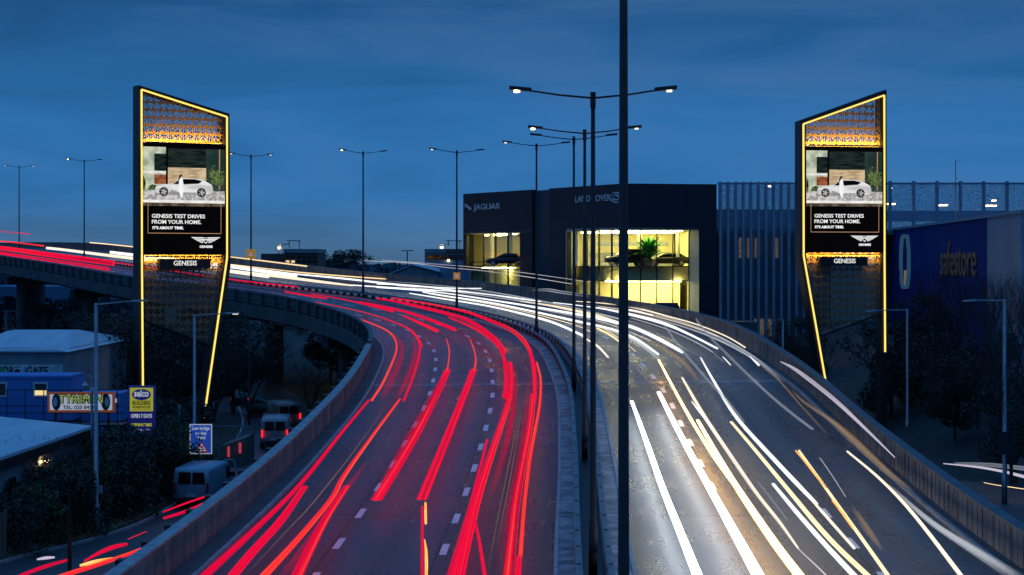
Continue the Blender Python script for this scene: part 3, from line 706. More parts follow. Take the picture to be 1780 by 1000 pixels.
# slip road beside the left parapet
G='red light trails on the road below the left parapet'
for t in [
 ('slim red trail at the tail of the blue-white van, upper one','red',1.0,'r',[(284,890,3),(320,876,4),(355,864,4)],G),
 ('slim red trail at the tail of the blue-white van, lower one','red',.6,'r',[(285,901,5),(320,890,6),(352,876,5)],G),
 ('short thin red streak in mid-road below the parapet','red',.9,'r',[(222.5,937.5,1.5),(240,930,2),(255,924,1.5)],G),
 ('thick red streak ahead of the short thin one','red',.8,'r',[(147,975,4),(175,960,8),(198,951,9),(220,946,6)],G),
 ('small pinkish white dash at lower left','lilac',.8,'r',[(65,972.5,4),(80,970,7),(95,969,4)],G),
 ('red streak starting behind the dark near post','red',.8,'r',[(30,1003,7),(75,986,8),(116,974,5)],G),
 ('long orange-white trail against the foot of the parapet','orangered',.9,'r',[(100,1003,8),(140,991,10),(175,980,9),(237.5,958,7),(268,942,4)],G),
 ('blurred orange streak above the long orange-white one','amber',.8,'r',[(140,983,5),(165,977,9),(195,971,5)],G)]:
    trail(*t, ground=True)
for t in [('lilac trail on the road at far right behind the parapet','lilac',.8,'r',[(1640,806,2),(1700,812,5),(1745,820,6),(1785,830,7)],'light trails on the road at far right'),
 ('grey trail above the lilac one at far right','grey',1.4,'r',[(1660,805,3),(1720,808,8),(1785,815,10)],'light trails on the road at far right'),
 ('thin yellow trail at far right near the kerb','gold',.5,'r',[(1710,839,1.4),(1730,843,1.6),(1785,851,2)],'light trails on the road at far right')]:
    trail(*t, ground=True)

# ------------------------------------------------------------------ street lamps in the central reserve
def double_lamp(i, label, lit, hh=13.8, arm=2.45):
    b=at(i,0,-.3); t=NRM[int(i)]; e=empty('street_lamp',tuple(b)); tag(e,label,'street lamp','double-armed street lamps along the central reserve')
    H=hh+.3
    mb=MB(); mb.tube([(0,0,0),(0,0,1.6),(0,0,1.65),(0,0,H)],[.135,.13,.10,.062],10); mb.build('pole',M['pole'],e,True)
    cb=MB(); cb.tube([(0,0,H-.35),(0,0,H+.12)],[.085,.085],10); cb.build('collar',M['pole'],e)
    for sgn,lm in ((-1,lit[0]),(1,lit[1])):
        a=MB(); a.tube([t*sgn*.05+Vector((0,0,H-.05)),t*sgn*1.0+Vector((0,0,H+.04)),t*sgn*(arm-.6)+Vector((0,0,H+.17))],[.035,.032,.028],6); ao=a.build('arm',M['pole'],e)
        hd=MB(); p0=t*sgn*(arm-.65)+Vector((0,0,H+.14)); p1=t*sgn*arm+Vector((0,0,H+.2)); q=Vector((-t.y,t.x,0))*.14
        hd.hexa([p0-q*.6,p1-q,p1+q,p0+q*.6],[v+Vector((0,0,.11)) for v in (p0-q*.5,p1-q*.8,p1+q*.8,p0+q*.5)]); ho=hd.build('lamp_head',M['pole'],e)
        if lm:
            g=MB(); c=p1-t*sgn*.22+Vector((0,0,-.03)); g.prism([(c.x+math.cos(k*math.pi/4)*.085,c.y+math.sin(k*math.pi/4)*.085) for k in range(8)],c.z-.05,c.z+.02)
            g.build('lamp',M['lampwarm'] if lm==2 else M['lampdim'],ho)
LAMPS=[(28,'nearest thick dark lamp pole, its head above the picture',(2,2)),(54.5,'street lamp with the widest arms, lit brightly at its left tip',(2,1)),(79,'street lamp whose pole crosses the round badge, both tips lit',(2,1)),(104,'street lamp with dim heads, just left of the widest pair',(0,0)),(131,'street lamp in front of the dark recess of the showroom',(1,0)),(156,'street lamp carrying the small round speed sign',(1,0)),(174,'street lamp alone in the sky between the two groups, left tip lit',(2,0)),(195,'street lamp carrying the yellow warning sign, right of the left pylon',(1,1)),(252,'street lamp left of the left pylon, warm left tip',(2,0)),(295,'farthest street lamp, at the left edge of the sky',(1,1))]
for D,lab,lit in LAMPS: double_lamp(idx_at_depth(D),lab,lit)
# ------------------------------------------------------------------ ground, side roads
def sheet(name, poly, z, mat):
    mb=MB(); mb.poly([(p[0],p[1],z) for p in poly]); o=mb.build(name,mat); o['kind']='structure'; return o
gm=MB()
for i in range(-6,6):
    for j in range(0,12):
        gm.quad((i*700,-400+j*700,0),((i+1)*700,-400+j*700,0),((i+1)*700,-400+(j+1)*700,0),(i*700,-400+(j+1)*700,0))
g_=gm.build('ground',M['ground']); g_['kind']='structure'
KL=[(-27,50),(-24,66),(-21.0,76.6),(-18.3,84),(-17.3,92),(-17.2,107),(-18.8,125),(-22,150),(-31,190),(-60,260)]
def ribbon(name, pts, w0, w1, z, mat, h=None):
    q=catmull([(p[0],p[1],0) for p in pts],8); mb=MB()
    L0=[];L1=[]
    for i,p in enumerate(q):
        t=(q[min(i+1,len(q)-1)]-q[max(i-1,0)]).normalized(); n=Vector((t.y,-t.x,0)); L0.append(p+n*w0+Vector((0,0,z))); L1.append(p+n*w1+Vector((0,0,z)))
    for i in range(len(q)-1):
        if h: mb.hexa([L0[i]-Vector((0,0,h)),L1[i]-Vector((0,0,h)),L1[i+1]-Vector((0,0,h)),L0[i+1]-Vector((0,0,h))],[L0[i],L1[i],L1[i+1],L0[i+1]])
        else: mb.quad(L0[i],L1[i],L1[i+1],L0[i+1])
    o=mb.build(name,mat); o['kind']='structure'; return o
ribbon('side_road',KL,0,5.6,.006,M['road2'])
ribbon('side_kerb',KL,-.15,0,.12,M['kerb'],.14)
ribbon('side_pavement',KL,-2.6,-.15,.11,M['ground'],.12)
KR=[(19,60),(19,90),(20,107),(22.5,130),(21,170),(16,230)]
ribbon('service_road',KR,0,9.5,.006,M['road2'])
ribbon('service_kerb',KR,9.5,9.65,.12,M['kerb'],.14)

# ------------------------------------------------------------------ advertising towers
def perf():
    """bronze sheet with rows of cut-out zig-zag strokes, cut through by transparency"""
    m, nt, out = newmat('perforated_bronze')
    tc=N(nt,'ShaderNodeTexCoord'); sx=N(nt,'ShaderNodeSeparateXYZ'); L(nt,tc.outputs['UV'],sx.inputs[0])
    def mth(op,a,b=None,c=None):
        n=nt.nodes.new('ShaderNodeMath'); n.operation=op
        for k,v in enumerate((a,b,c)):
            if v is None: continue
            if isinstance(v,(int,float)): n.inputs[k].default_value=v
            else: L(nt,v,n.inputs[k])
        return n.outputs[0]
    u=mth('DIVIDE',sx.outputs[0],.47); v=mth('DIVIDE',sx.outputs[1],.52)
    a=mth('FRACT',u); par=mth('FLOORED_MODULO',mth('FLOOR',u),2.0)
    a=mth('ADD',mth('MULTIPLY',a,mth('SUBTRACT',1,par)),mth('MULTIPLY',mth('SUBTRACT',1,a),par))
    b=mth('FRACT',v); b=mth('DIVIDE',mth('SUBTRACT',b,.12),.74)
    row=mth('MULTIPLY',mth('GREATER_THAN',b,0),mth('LESS_THAN',b,1))
    v1=mth('LESS_THAN',mth('ABSOLUTE',mth('SUBTRACT',a,.14)),.10)
    v2=mth('LESS_THAN',mth('ABSOLUTE',mth('SUBTRACT',a,.86)),.10)
    dg=mth('LESS_THAN',mth('ABSOLUTE',mth('SUBTRACT',a,mth('SUBTRACT',.86,mth('MULTIPLY',b,.72)))),.115)
    mk=mth('MULTIPLY',row,mth('MAXIMUM',mth('MAXIMUM',v1,v2),dg))
    bs=N(nt,'ShaderNodeBsdfPrincipled',Roughness=.6,Metallic=.0)
    nz=N(nt,'ShaderNodeTexNoise',Scale=.8,Detail=4); L(nt,tc.outputs['UV'],nz.inputs['Vector'])
    cr=N(nt,'ShaderNodeValToRGB'); cr.color_ramp.elements[0].color=(.13,.085,.045,1); cr.color_ramp.elements[1].color=(.24,.16,.08,1); L(nt,nz.outputs['Fac'],cr.inputs[0]); L(nt,cr.outputs[0],bs.inputs['Base Color'])
    t=N(nt,'ShaderNodeBsdfTransparent'); mx=N(nt,'ShaderNodeMixShader'); L(nt,mk,mx.inputs[0]); L(nt,bs.outputs[0],mx.inputs[1]); L(nt,t.outputs[0],mx.inputs[2]); L(nt,mx.outputs[0],out.inputs[0])
    return m
M['perf']=perf()
def emn(name,c1,c2,scale,strength=1,stretch=None,lo=.4,hi=.6):
    m, nt, out = newmat(name)
    tc=N(nt,'ShaderNodeTexCoord'); mp=N(nt,'ShaderNodeMapping')
    if stretch: mp.inputs['Scale'].default_value=stretch
    L(nt,tc.outputs['Object'],mp.inputs[0]); nz=N(nt,'ShaderNodeTexNoise',Scale=scale,Detail=5); L(nt,mp.outputs[0],nz.inputs['Vector'])
    cr=N(nt,'ShaderNodeValToRGB'); cr.color_ramp.elements[0].position=lo; cr.color_ramp.elements[1].position=hi
    cr.color_ramp.elements[0].color=c4(c1); cr.color_ramp.elements[1].color=c4(c2); L(nt,nz.outputs['Fac'],cr.inputs[0])
    e=N(nt,'ShaderNodeEmission',Strength=strength); L(nt,cr.outputs[0],e.inputs['Color']); L(nt,e.outputs[0],out.inputs[0]); return m
E={}
E['black']=emn('screen_black',(.0015,.0015,.002),(.002,.002,.003),1)
E['conc']=emn('screen_concrete',(.30,.36,.27),(.62,.64,.50),1.2)
E['dark']=emn('screen_dark_glass',(.004,.008,.008),(.018,.03,.028),1.5,stretch=(.5,1,6))
E['teal']=emn('screen_teal_wall',(.012,.03,.026),(.03,.05,.045),.8)
E['wood']=emn('screen_timber_wall',(.42,.29,.16),(.68,.52,.33),1.4,stretch=(1,1,7))
E['door']=emn('screen_red_door',(.20,.05,.02),(.36,.12,.05),3)
E['gravel']=emn('screen_gravel',(.30,.29,.29),(.62,.60,.60),5)
E['pave']=emn('screen_pale_paving',(.72,.70,.66),(.92,.9,.86),2)
E['fade']=emn('screen_brown_verge',(.05,.035,.025),(.16,.12,.09),3)
E['bush']=emn('screen_foliage',(.006,.02,.008),(.10,.15,.05),5)
E['car']=emn('screen_car_body',(.52,.52,.52),(.78,.78,.78),.9,stretch=(.5,1,3))
E['carlo']=emn('screen_car_shade',(.15,.16,.17),(.24,.25,.26),1)
E['tyre']=emn('screen_car_tyre',(.01,.01,.01),(.03,.03,.03),2)
E['rimm']=emn('screen_car_rim',(.2,.2,.2),(.5,.5,.5),4)
E['white']=emn('screen_white',(.86,.86,.85),(.95,.95,.94),2)
E['gold']=emn('screen_thin_gold_line',(.42,.22,.12),(.5,.28,.16),2)
E['red']=emn('screen_red_caliper',(.6,.02,.02),(.7,.03,.03),2)

def tower(label, D, px0, phi, th, frames, leds, top_panel, low_panel, scr, bar_lo, plate, ledextra=None):
    c,s_=math.cos(phi),math.sin(phi)
    O=Vector((X_(px0,D),D,0)); U=Vector((c,s_,0)); B=Vector((-s_,c,0))    # U along the face, B backwards
    def uz(px,py):
        k=(px-CX)/F; # O+U*a has X/Y = k
        a=(k*O.y-O.x)/(c-k*s_); Y=O.y+a*s_; return a, CZ+(HY-py)/F*Y
    rt=empty('advertising_tower',tuple(O),phi); tag(rt,label,'advertising tower','pair of tall lit advertising towers')
    def plate_mb(mb,pts,y0,y1):      # pts (u,z) -> prism between local y0..y1
        n=len(pts); i=len(mb.v); mb.v+=[(p[0],y0,p[1]) for p in pts]+[(p[0],y1,p[1]) for p in pts]
        mb.f.append(tuple(i+k for k in range(n))); mb.uv+=[(p[0],p[1]) for p in pts]; mb.mi.append(0)
        mb.f.append(tuple(i+n+k for k in reversed(range(n)))); mb.uv+=[(p[0],p[1]) for p in reversed(pts)]; mb.mi.append(0)
        for k in range(n):
            j=(k+1)%n; mb.f.append((i+k,i+n+k,i+n+j,i+j)); mb.uv+=[(0,0)]*4; mb.mi.append(0)
    fr=MB()
    for poly in frames:
        pts=[uz(*p) if p[1]<740 else (uz(*p)[0],-.05) for p in poly]
        # orient counter-clockwise seen from the front (-y)
        ar=sum(pts[k][0]*pts[(k+1)%len(pts)][1]-pts[(k+1)%len(pts)][0]*pts[k][1] for k in range(len(pts)))
        if ar<0: pts=pts[::-1]
        plate_mb(fr,pts,0,th)
    fo=fr.build('frame',M['black'],rt)
    for line in leds:
        mb=MB(); q=[uz(*p) for p in line]; q=[Vector((a,-.07,max(z,.4))) for a,z in q]
        mb.tube(q,.065,6); mb.build('light_strip',M['ledgold'],rt)
    for nm,poly in (('pattern_panel',top_panel),('pattern_panel',low_panel)):
        pts=[uz(*p) for p in poly]
        ar=sum(pts[k][0]*pts[(k+1)%len(pts)][1]-pts[(k+1)%len(pts)][0]*pts[k][1] for k in range(len(pts)))
        if ar<0: pts=pts[::-1]
        mb=MB(); plate_mb(mb,pts,.25,.28); mb.build(nm,M['perf'],rt)
    # wash lamps for the two pattern panels
    for (x0,x1,y),up in zip(bar_lo,(1,-1)):
        a0,z0=uz(x0,y); a1,_=uz(x1,y)
        hb=MB(); yl=-.22 if up>0 else -.04; hb.box(a0,a1,yl-.08,yl,z0-.05,z0+.03); hb.build('wash_lamp',M['black'],rt)
        ld=bpy.data.lights.new('wash_light','AREA'); ld.shape='RECTANGLE'; ld.size=a1-a0; ld.size_y=.12; ld.energy=300 if up>0 else 240; ld.color=(1,.52,.05)
        lo=bpy.data.objects.new('wash_light',ld); COL.objects.link(lo); lo.parent=rt; lo.location=((a0+a1)/2,yl,z0+.04*up)
        d=Vector((0,.75,up*1.0)); lo.rotation_euler=d.to_track_quat('-Z','X').to_euler(); 
        lo.rotation_euler=(-math.pi/2+math.atan2(1.0*up,.75)+math.pi,0,0) if False else (math.radians(90)+math.atan2(up*.42,1.0),0,0)
    # screen
    (x0,y0,x1,y1)=scr; a0,zt=uz(x0,y0); a1,_=uz(x1,y0); _,zb=uz(x0,y1)
    W=a1-a0; H=zt-zb
    mb=MB(); plate_mb(mb,[(a0-.15,zb),(a1+.15,zb),(a1+.15,zt+.25),(a0-.15,zt+.25)],-.06,.5); so=mb.build('screen',E['black'],rt)
    def q(zx,zy): return (a0+(zx-137)/410*W, zt-(zy-355)/538*H)
    def flat(name,mat,polys,lay,parent=so):
        mb=MB()
        for pl in polys:
            pts=[q(*p) for p in pl]
            ar=sum(pts[k][0]*pts[(k+1)%len(pts)][1]-pts[(k+1)%len(pts)][0]*pts[k][1] for k in range(len(pts)))
            if ar<0: pts=pts[::-1]
            mb.poly([(a,-.062-.003*lay,z) for a,z in pts])
        return mb.build(name,mat,parent)
    def rc(x0,y0,x1,y1): return [(x0,y0),(x1,y0),(x1,y1),(x0,y1)]
    flat('pictured_wall',E['conc'],[rc(137,357,250,572)],1); flat('pictured_window',E['dark'],[rc(192,390,250,475)],3); flat('pictured_window',E['dark'],[rc(260,360,452,457)],3)
    flat('pictured_wall',E['teal'],[rc(452,360,547,572)],2); flat('pictured_wall',E['black'],[rc(250,357,260,572),rc(260,357,547,361)],4)
    flat('pictured_wall',E['wood'],[rc(260,457,452,560)],3); flat('pictured_post',E['gold'],[rc(518,360,523,565)],3); flat('pictured_door',E['door'],[rc(192,495,250,541)],4)
    flat('pictured_canopy',E['pave'],[rc(137,478,250,488)],5)
    rnd=random.Random(3); bl=[]
    for k in range(90):
        cx=rnd.gauss(505,20); cy=rnd.gauss(492,22); 
        if cx>545 or cx<455: continue
        an=rnd.random()*3; bl.append([(cx-6*math.cos(an),cy-6*math.sin(an)),(cx+2*math.sin(an),cy-2*math.cos(an)),(cx+6*math.cos(an),cy+6*math.sin(an)),(cx-2*math.sin(an),cy+2*math.cos(an))])
    flat('pictured_tree',E['bush'],[rc(470,470,540,540)],5); fo2=flat('pictured_leaves',emit('screen_leaf_light',(.16,.22,.08),1) if 'LL' not in E else E['LL'],bl,6)
    E['LL']=fo2.data.materials[0]
    flat('pictured_shrub',E['bush'],[[(160,572),(168,552),(185,543),(200,548),(210,572)],[(137,572),(137,500),(148,520),(150,545),(146,572)]],6)
    flat('pictured_ground',E['gravel'],[rc(137,572,547,622)],5); flat('pictured_paving',E['pave'],[rc(137,620,547,634)],6)
    flat('pictured_verge',E['fade'],[rc(137,634,547,650)],5)
    car=[(196,566),(200,556),(215,550),(245,543),(285,536),(312,520),(340,510),(385,509),(428,514),(458,528),(480,540),(486,555),(487,572),(480,582),(455,590),(240,590),(205,586),(196,578)]
    flat('pictured_car',E['car'],[car],8); flat('pictured_car_glass',E['black'],[[(284,540),(312,521),(342,514),(392,514),(432,522),(414,536),(345,540)]],9)
    flat('pictured_car_shade',E['carlo'],[[(262,581),(405,581),(400,588),(268,588)],[(272,570),(300,574),(310,578),(272,578)],rc(200,590,470,594)],9)
    def circ(cx,cy,r,n=16): return [(cx+r*math.cos(2*math.pi*k/n),cy+r*math.sin(2*math.pi*k/n)) for k in range(n)]
    flat('pictured_tyre',E['tyre'],[circ(239,579,23),circ(428,580,23)],10); flat('pictured_wheel',E['rimm'],[circ(239,579,16),circ(428,580,16)],11)
    sp=[]
    for cx,cy in ((239,579),(428,580)):
        for k in range(5):
            an=k*1.2566+.6; sp.append([(cx+3*math.cos(an),cy+3*math.sin(an)),(cx+17*math.cos(an-.28),cy+17*math.sin(an-.28)),(cx+17*math.cos(an+.28),cy+17*math.sin(an+.28))])
    flat('pictured_spokes',E['tyre'],sp,12)
    flat('pictured_board',E['white'],[[(322,502),(332,512),(337,540),(337,575),(331,606),(323,606),(316,580),(313,545),(315,515)]],13)
    flat('pictured_hair',E['tyre'],[[(318,493),(328,489),(330,498),(322,508),(316,520),(311,528),(312,510)]],14)
    flat('gold_border',E['gold'],[rc(160,636,162.5,786),rc(160,784,529,787),rc(526.5,636,529,786)],7)
    sc=W/410
    def txt(body,zx,zy,hz,wz,bold=0,align='LEFT',spacing=1.0):
        a,z=q(zx,zy); t=text_mesh('lettering',body,hz*1.38*sc,E['white'],so,(a,-.085,z),UP,0.004,bold*sc,align,1,spacing)
        wd=t.dimensions.x
        xs=[v.co.x for v in t.data.vertices]; wd=max(xs)-min(xs); k=wz*sc/wd; mn=min(xs) if align=='LEFT' else 0
        for v in t.data.vertices: v.co.x=(v.co.x-mn)*k
    sy=H/538/sc
    txt('GENESIS TEST DRIVES',180,709,19*sy,266,.5); txt('FROM YOUR HOME.',180,738,19*sy,247,.5); txt("IT'S ABOUT TIME.",183,765,13*sy,155,.9); txt('GENESIS',418,857,11*sy,67,.7)
    wing=[]
    for sgn in (-1,1):
        for r,(yy,ln) in enumerate(((804,75),(811,64),(818,52),(825,38))):
            wing.append([(450+sgn*14,yy+1+r),(450+sgn*ln,yy),(450+sgn*(ln-9),yy+5.2),(450+sgn*14,yy+6.2+r)])
    flat('wing_emblem',E['white'],wing+[[(434,806),(466,806),(464,822),(450,838),(436,822)]],8)
    flat('emblem_shield',E['black'],[[(438,809),(462,809),(460,821),(450,833),(440,821)]],9)
    flat('emblem_shield',E['white'],[[(440,814),(460,814),(460,820),(440,820)]],10)
    # name plate
    (x0,y0,x1,y1,tx0,tx1,tb,thh)=plate; a0p,z1p=uz(x0,y0); a1p,_=uz(x1,y0); _,z0p=uz(x0,y1)
    mb=MB(); plate_mb(mb,[(a0p,z0p),(a1p,z0p),(a1p,z1p),(a0p,z1p)],-.34,.2); po=mb.build('name_plate',M['black'],rt)
    at0,zb_=uz(tx0,tb); at1,_=uz(tx1,tb); t=text_mesh('lettering','GENESIS',thh*1.38*D/F,M['signwhite'],po,(at0,-.35,zb_),UP,.01,.004)
    xs=[v.co.x for v in t.data.vertices]; k=(at1-at0)/(max(xs)-min(xs)); mn=min(xs)
    for v in t.data.vertices: v.co.x=(v.co.x-mn)*k
    return rt
tower('tall lit tower at left, its top edge sloping down to the right',125,241,math.radians(30),1.2,
  [[(241,148),(399,198),(399,206),(241,157)],[(241,157),(249,160),(251,800),(241,800)],[(388,202),(399,206),(401,463),(389,463)],[(389,463),(401,463),(360,735),(348,735)],[(348,735),(360,735),(354,800),(342,800)],
   [(249,248),(388,248),(388,254),(249,254)],[(253,556),(366,599),(365,602),(253,559)]],
  [[(245.5,156),(246,430),(248.6,765)],[(245.5,156),(394,203.5)],[(394,203.5),(394,449),(353.5,731)],],
  [(249,160),(388,202),(388,248),(249,248)],[(250,443),(389,443),(389,463),(369,599),(253,556)],
  (248,254,390,443),[(252,386,247.3),(252,386,446)],(275,450,363,467,299,339,461.5,8.5))
tower('tall lit tower at right, its top edge sloping up to the right',128,1391,math.radians(11),1.1,
  [[(1391,210),(1541,156),(1541,164),(1391,218)],[(1391,218),(1401,215),(1401,448),(1391,448)],[(1532,166),(1541,164),(1543,800),(1532,800)],[(1391,448),(1401,448),(1441,676),(1431,676)],[(1431,676),(1441,676),(1460,800),(1450,800)],
   [(1401,254),(1533,254),(1533,261),(1401,261)],[(1429,582),(1532,544),(1532,547),(1429,586)]],
  [[(1396,216),(1536.5,166)],[(1396,216),(1396.5,445),(1437,676)],[(1536.5,166),(1537,450),(1538,612)]],
  [(1401,215),(1532,167),(1532,254),(1401,254)],[(1401,439),(1532,439),(1532,545),(1429,583),(1401,448)],
  (1401,261,1533,439),[(1404,1530,252.5),(1404,1530,442)],(1423,446.5,1505,462,1446.5,1484,457.5,8))

# ------------------------------------------------------------------ showroom
def on(A,B,px):
    k=(px-CX)/F; dx,dy=B[0]-A[0],B[1]-A[1]; a=(k*A[1]-A[0])/(dx-k*dy); return (A[0]+dx*a,A[1]+dy*a)
A=(-5.7,215);Bp=(2.2,202);C_=(4.0,199);E_=(11.3,186);F_=(20.9,188)
TOP=20.4; FB=15.75
sr=empty('car_showroom',(11.3,192,0)); tag(sr,'large dark-clad car showroom with two glowing yellow glazed corners','showroom')
inv=Matrix.Translation((-11.3,-192,0))
def put(mb,name,mat,parent=sr):
    if parent is sr or parent.get('_loc'):
        mb.v=[tuple(inv@Vector(v)) for v in mb.v]
    return mb.build(name,mat,parent)
A8=on(A,Bp,905); C9=on(C_,E_,985); F9=on(E_,F_,1215)
def inset(p,q_,d):
    v=Vector((q_[0]-p[0],q_[1]-p[1])).normalized(); n=Vector((-v.y,v.x))*d; return (p[0]+n.x,p[1]+n.y)
mb=MB()
mb.wall(A,Bp,.6,FB,TOP); mb.wall(C_,E_,.6,FB,TOP); mb.wall(E_,F_,.6,FB,TOP+.002)
mb.wall(A8,Bp,.6,-.05,FB-.003); mb.wall(C_,C9,.6,-.05,FB-.003); mb.wall(F9,F_,.6,-.05,FB-.003)
put(mb,'wall',M['clad'])
mb=MB(); a,b=inset(Bp,C_,.5),inset(C_,Bp,-.5); mb.wall(a,b,.4,-.05,TOP-.1); put(mb,'recess_panel',M['clad2'])
back=[(21.0,188.6),(22.5,232),(-5,238),(-6.2,215.8)]
mb=MB(); mb.prism([(A[0]+.2,A[1]+.5),(Bp[0]+.3,Bp[1]+.8),(C_[0]+.3,C_[1]+.8),(E_[0],E_[1]+.8),(F_[0]-.1,F_[1]+.7),back[1],back[2]],TOP-.6,TOP-.25); put(mb,'roof',M['clad'])
mb=MB(); mb.wall(F_,back[1],.4,0,TOP-.01); mb.wall(back[1],back[2],.4,0,TOP-.3); mb.wall(back[2],A,.4,11.5,TOP-.01); put(mb,'side_wall',M['clad'])
# cladding seams: shallow reveals laid on the dark fascia
mb=MB()
for (p,q_) in ((A,Bp),(C_,E_),(E_,F_)):
    for zz in (16.6,17.5,18.4,19.35):
        mb.wall(inset(p,q_,-.012),inset(q_,p,.012),.01,zz,zz+.035)
    n=3 if p!=A else 4
    for k in range(1,n):
        a=(p[0]+(q_[0]-p[0])*k/n,p[1]+(q_[1]-p[1])*k/n); v=Vector((q_[0]-p[0],q_[1]-p[1])).normalized()*.04
        mb.wall(inset(a,q_,-.013),inset((a[0]+v.x,a[1]+v.y),(a[0]+v.x*9,a[1]+v.y*9),-.013),.01,FB+.02,TOP-.02)
put(mb,'cladding_seam',M['black'])
# glazed corners, set back under the fascia
gA=(A[0]+1.3,A[1]+.2); gA0=on(gA,(A8[0],A8[1]+1.0),820)
gl1=[(gA0[0]-.1,gA0[1]+10),gA0,(A8[0],A8[1]+1.0)]
gE=(E_[0]+.15,E_[1]+1.5); C9i=(C9[0]+.9,C9[1]+1.1); F9i=(F9[0]-.9,F9[1]+1.3)
gl2=[C9i,gE,F9i]
def glaze(p,q_,z0,z1,n,bars):
    wo=MB(); wo.wall(p,q_,.03,z0,z1); w_=put(wo,'window',M['glass'])
    mb=MB(); v=Vector((q_[0]-p[0],q_[1]-p[1]))
    for k in range(n+1):
        c=Vector(p)+v*(k/n); u=v.normalized()*.045; mb.wall(inset((c.x-u.x,c.y-u.y),(c.x+u.x,c.y+u.y),-.07),inset((c.x+u.x,c.y+u.y),(c.x+3*u.x,c.y+3*u.y),-.07),.2,z0,z1)
    for zz in bars: mb.wall(inset(p,q_,-.05),inset(q_,p,.05),.14,zz,zz+.09)
    mb.v=[tuple(inv@Vector(x)) for x in mb.v]; f=mb.build('mullion',M['black'],w_)
glaze(gl1[0],gl1[1],8,FB,3,(12.4,)); glaze(gl1[1],gl1[2],8,FB,4,(12.4,))
glaze(gl2[0],gl2[1],4,FB,4,(11.95,10.5)); glaze(gl2[1],gl2[2],4,FB,4,(11.95,10.5))
mb=MB(); mb.wall(C9,C9i,.12,-.05,FB-.005); put(mb,'jamb',M['jamb']); mb=MB(); mb.wall(F9i,F9,.12,-.05,FB-.005); put(mb,'jamb',M['jamb'])
# soffits, floors, ceilings, back walls
mb=MB(); mb.prism([A,Bp,(Bp[0]+3,Bp[1]+9),(1,226),(-5,229)],FB-.02,FB+.2); mb.prism([C9,E_,F9,(F9[0]+.5,205),(C9[0]-1,207)],FB-.03,FB+.2); put(mb,'ceiling',M['whitewall'])
mb=MB(); mb.prism([(gl2[0][0]+.5,gl2[0][1]+.8),(gE[0],gE[1]+.9),(F9i[0],F9i[1]+.9),(F9i[0],204),(C9i[0],206)],10.55,11.95); put(mb,'floor_slab',M['cream'])
mb=MB(); mb.prism([gl2[0],(gE[0],gE[1]+.3),(F9i[0],F9i[1]+.3),(F9i[0],204),(C9i[0],206)],11.96,12.0); mb.prism([gl1[0],(gA0[0]+.2,gA0[1]+.3),(A8[0],A8[1]+1.3),(A8[0]+2,222),(-4,226)],11.9,12.0); put(mb,'floor',M['tile'])
mb=MB(); mb.wall((F9i[0],206),(C9i[0]-1,208),.3,-.05,FB-.05); mb.wall((F9i[0]+.6,F9i[1]),(F9i[0]+.6,206),.2,-.05,FB-.05); mb.wall((C9i[0]-1.3,208),(C9i[0]-.4,C9i[1]+.6),.2,-.05,FB-.05)
mb.wall((A8[0]+2,224),(-5,228),.3,7,FB-.05); mb.wall((A8[0]+.3,A8[1]+1.2),(A8[0]+2,224),.3,7,FB-.05)
put(mb,'inner_wall',M['cream'])
mb=MB()
mb.wall((F9i[0]-.4,194.5),(C9i[0]+.5,196.0),.25,4,10.3); mb.wall((A8[0]+.4,A8[1]+2.4),(gA0[0]+.2,gA0[1]+2.4),.25,7,11.7)
put(mb,'inner_wall',M['cream'])
mb=MB()
for (x,y) in ((8.6,192.5),(13.2,190.5),(17.2,191.2),(6.9,195.5)): mb.prism([(x+.22*math.cos(k*.7854),y+.22*math.sin(k*.7854)) for k in range(8)],12,FB-.03)
for (x,y) in ((-2.4,213),(-.2,209.5)): mb.prism([(x+.28*math.cos(k*.7854),y+.28*math.sin(k*.7854)) for k in range(8)],7,FB-.03)
put(mb,'column',M['whitewall'])
mb=MB()
for y0 in (190.0,193.2,196.4,199.6,202.8):
    mb.box(9.2 if y0<194 else 7.6,17.6,y0,y0+.4,FB-.14,FB-.06)
for k in range(4): mb.box(-3.4+k*.6,-1.2+k*.6,221-k*3.3,221.4-k*3.3,FB-.14,FB-.06)
put(mb,'ceiling_lamp',M['ceil'])
mb=MB()
for y0 in (189.4,191.2,193.0): mb.box(9.8,17.4,y0,y0+.5,10.42,10.5)
mb.box(-3.4,.2,208.6,209.0,11.75,11.83); put(mb,'ceiling_lamp',M['ceil'])
mb=MB(); mb.box(8.5,17.5,203,203.4,12.0,13.5); mb.box(9,17,200,200.2,14.2,14.7)
put(mb,'counter',M['wallgrey'])
# lettering on the fascia
def facade_text(body,p,q_,px0,px1,py,hpx,offset=-.06):
    a=on(p,q_,px0); b=on(p,q_,px1); D=(a[1]); z=Z_(py,D); v=Vector((b[0]-a[0],b[1]-a[1])); ang=math.atan2(v.y,v.x); n=Vector((v.y,-v.x)).normalized()*(.06)
    t=text_mesh('lettering',body,hpx*D/F*1.38,M['text_metal'],sr,tuple(inv@Vector((a[0]+n.x,a[1]+n.y,z))),(math.pi/2,0,ang),.04,.02)
    xs=[w.co.x for w in t.data.vertices]; k=v.length/(max(xs)-min(xs)); mn=min(xs)
    for w in t.data.vertices: w.co.x=(w.co.x-mn)*k
    return ang
facade_text('JAGUAR',A,Bp,824,871,365,10)
facade_text('LAND ROVER',C_,E_,1001,1063,352,11)
def on3(p,q_,px,py,o=.07):
    a=on(p,q_,px); v=Vector((q_[0]-p[0],q_[1]-p[1])); n=Vector((v.y,-v.x)).normalized()*o; return Vector((a[0]+n.x,a[1]+n.y,Z_(py,a[1])))
mb=MB(); cat=[(808,354),(812,355),(816,359),(821,362),(819,366),(816,364),(812,360)]
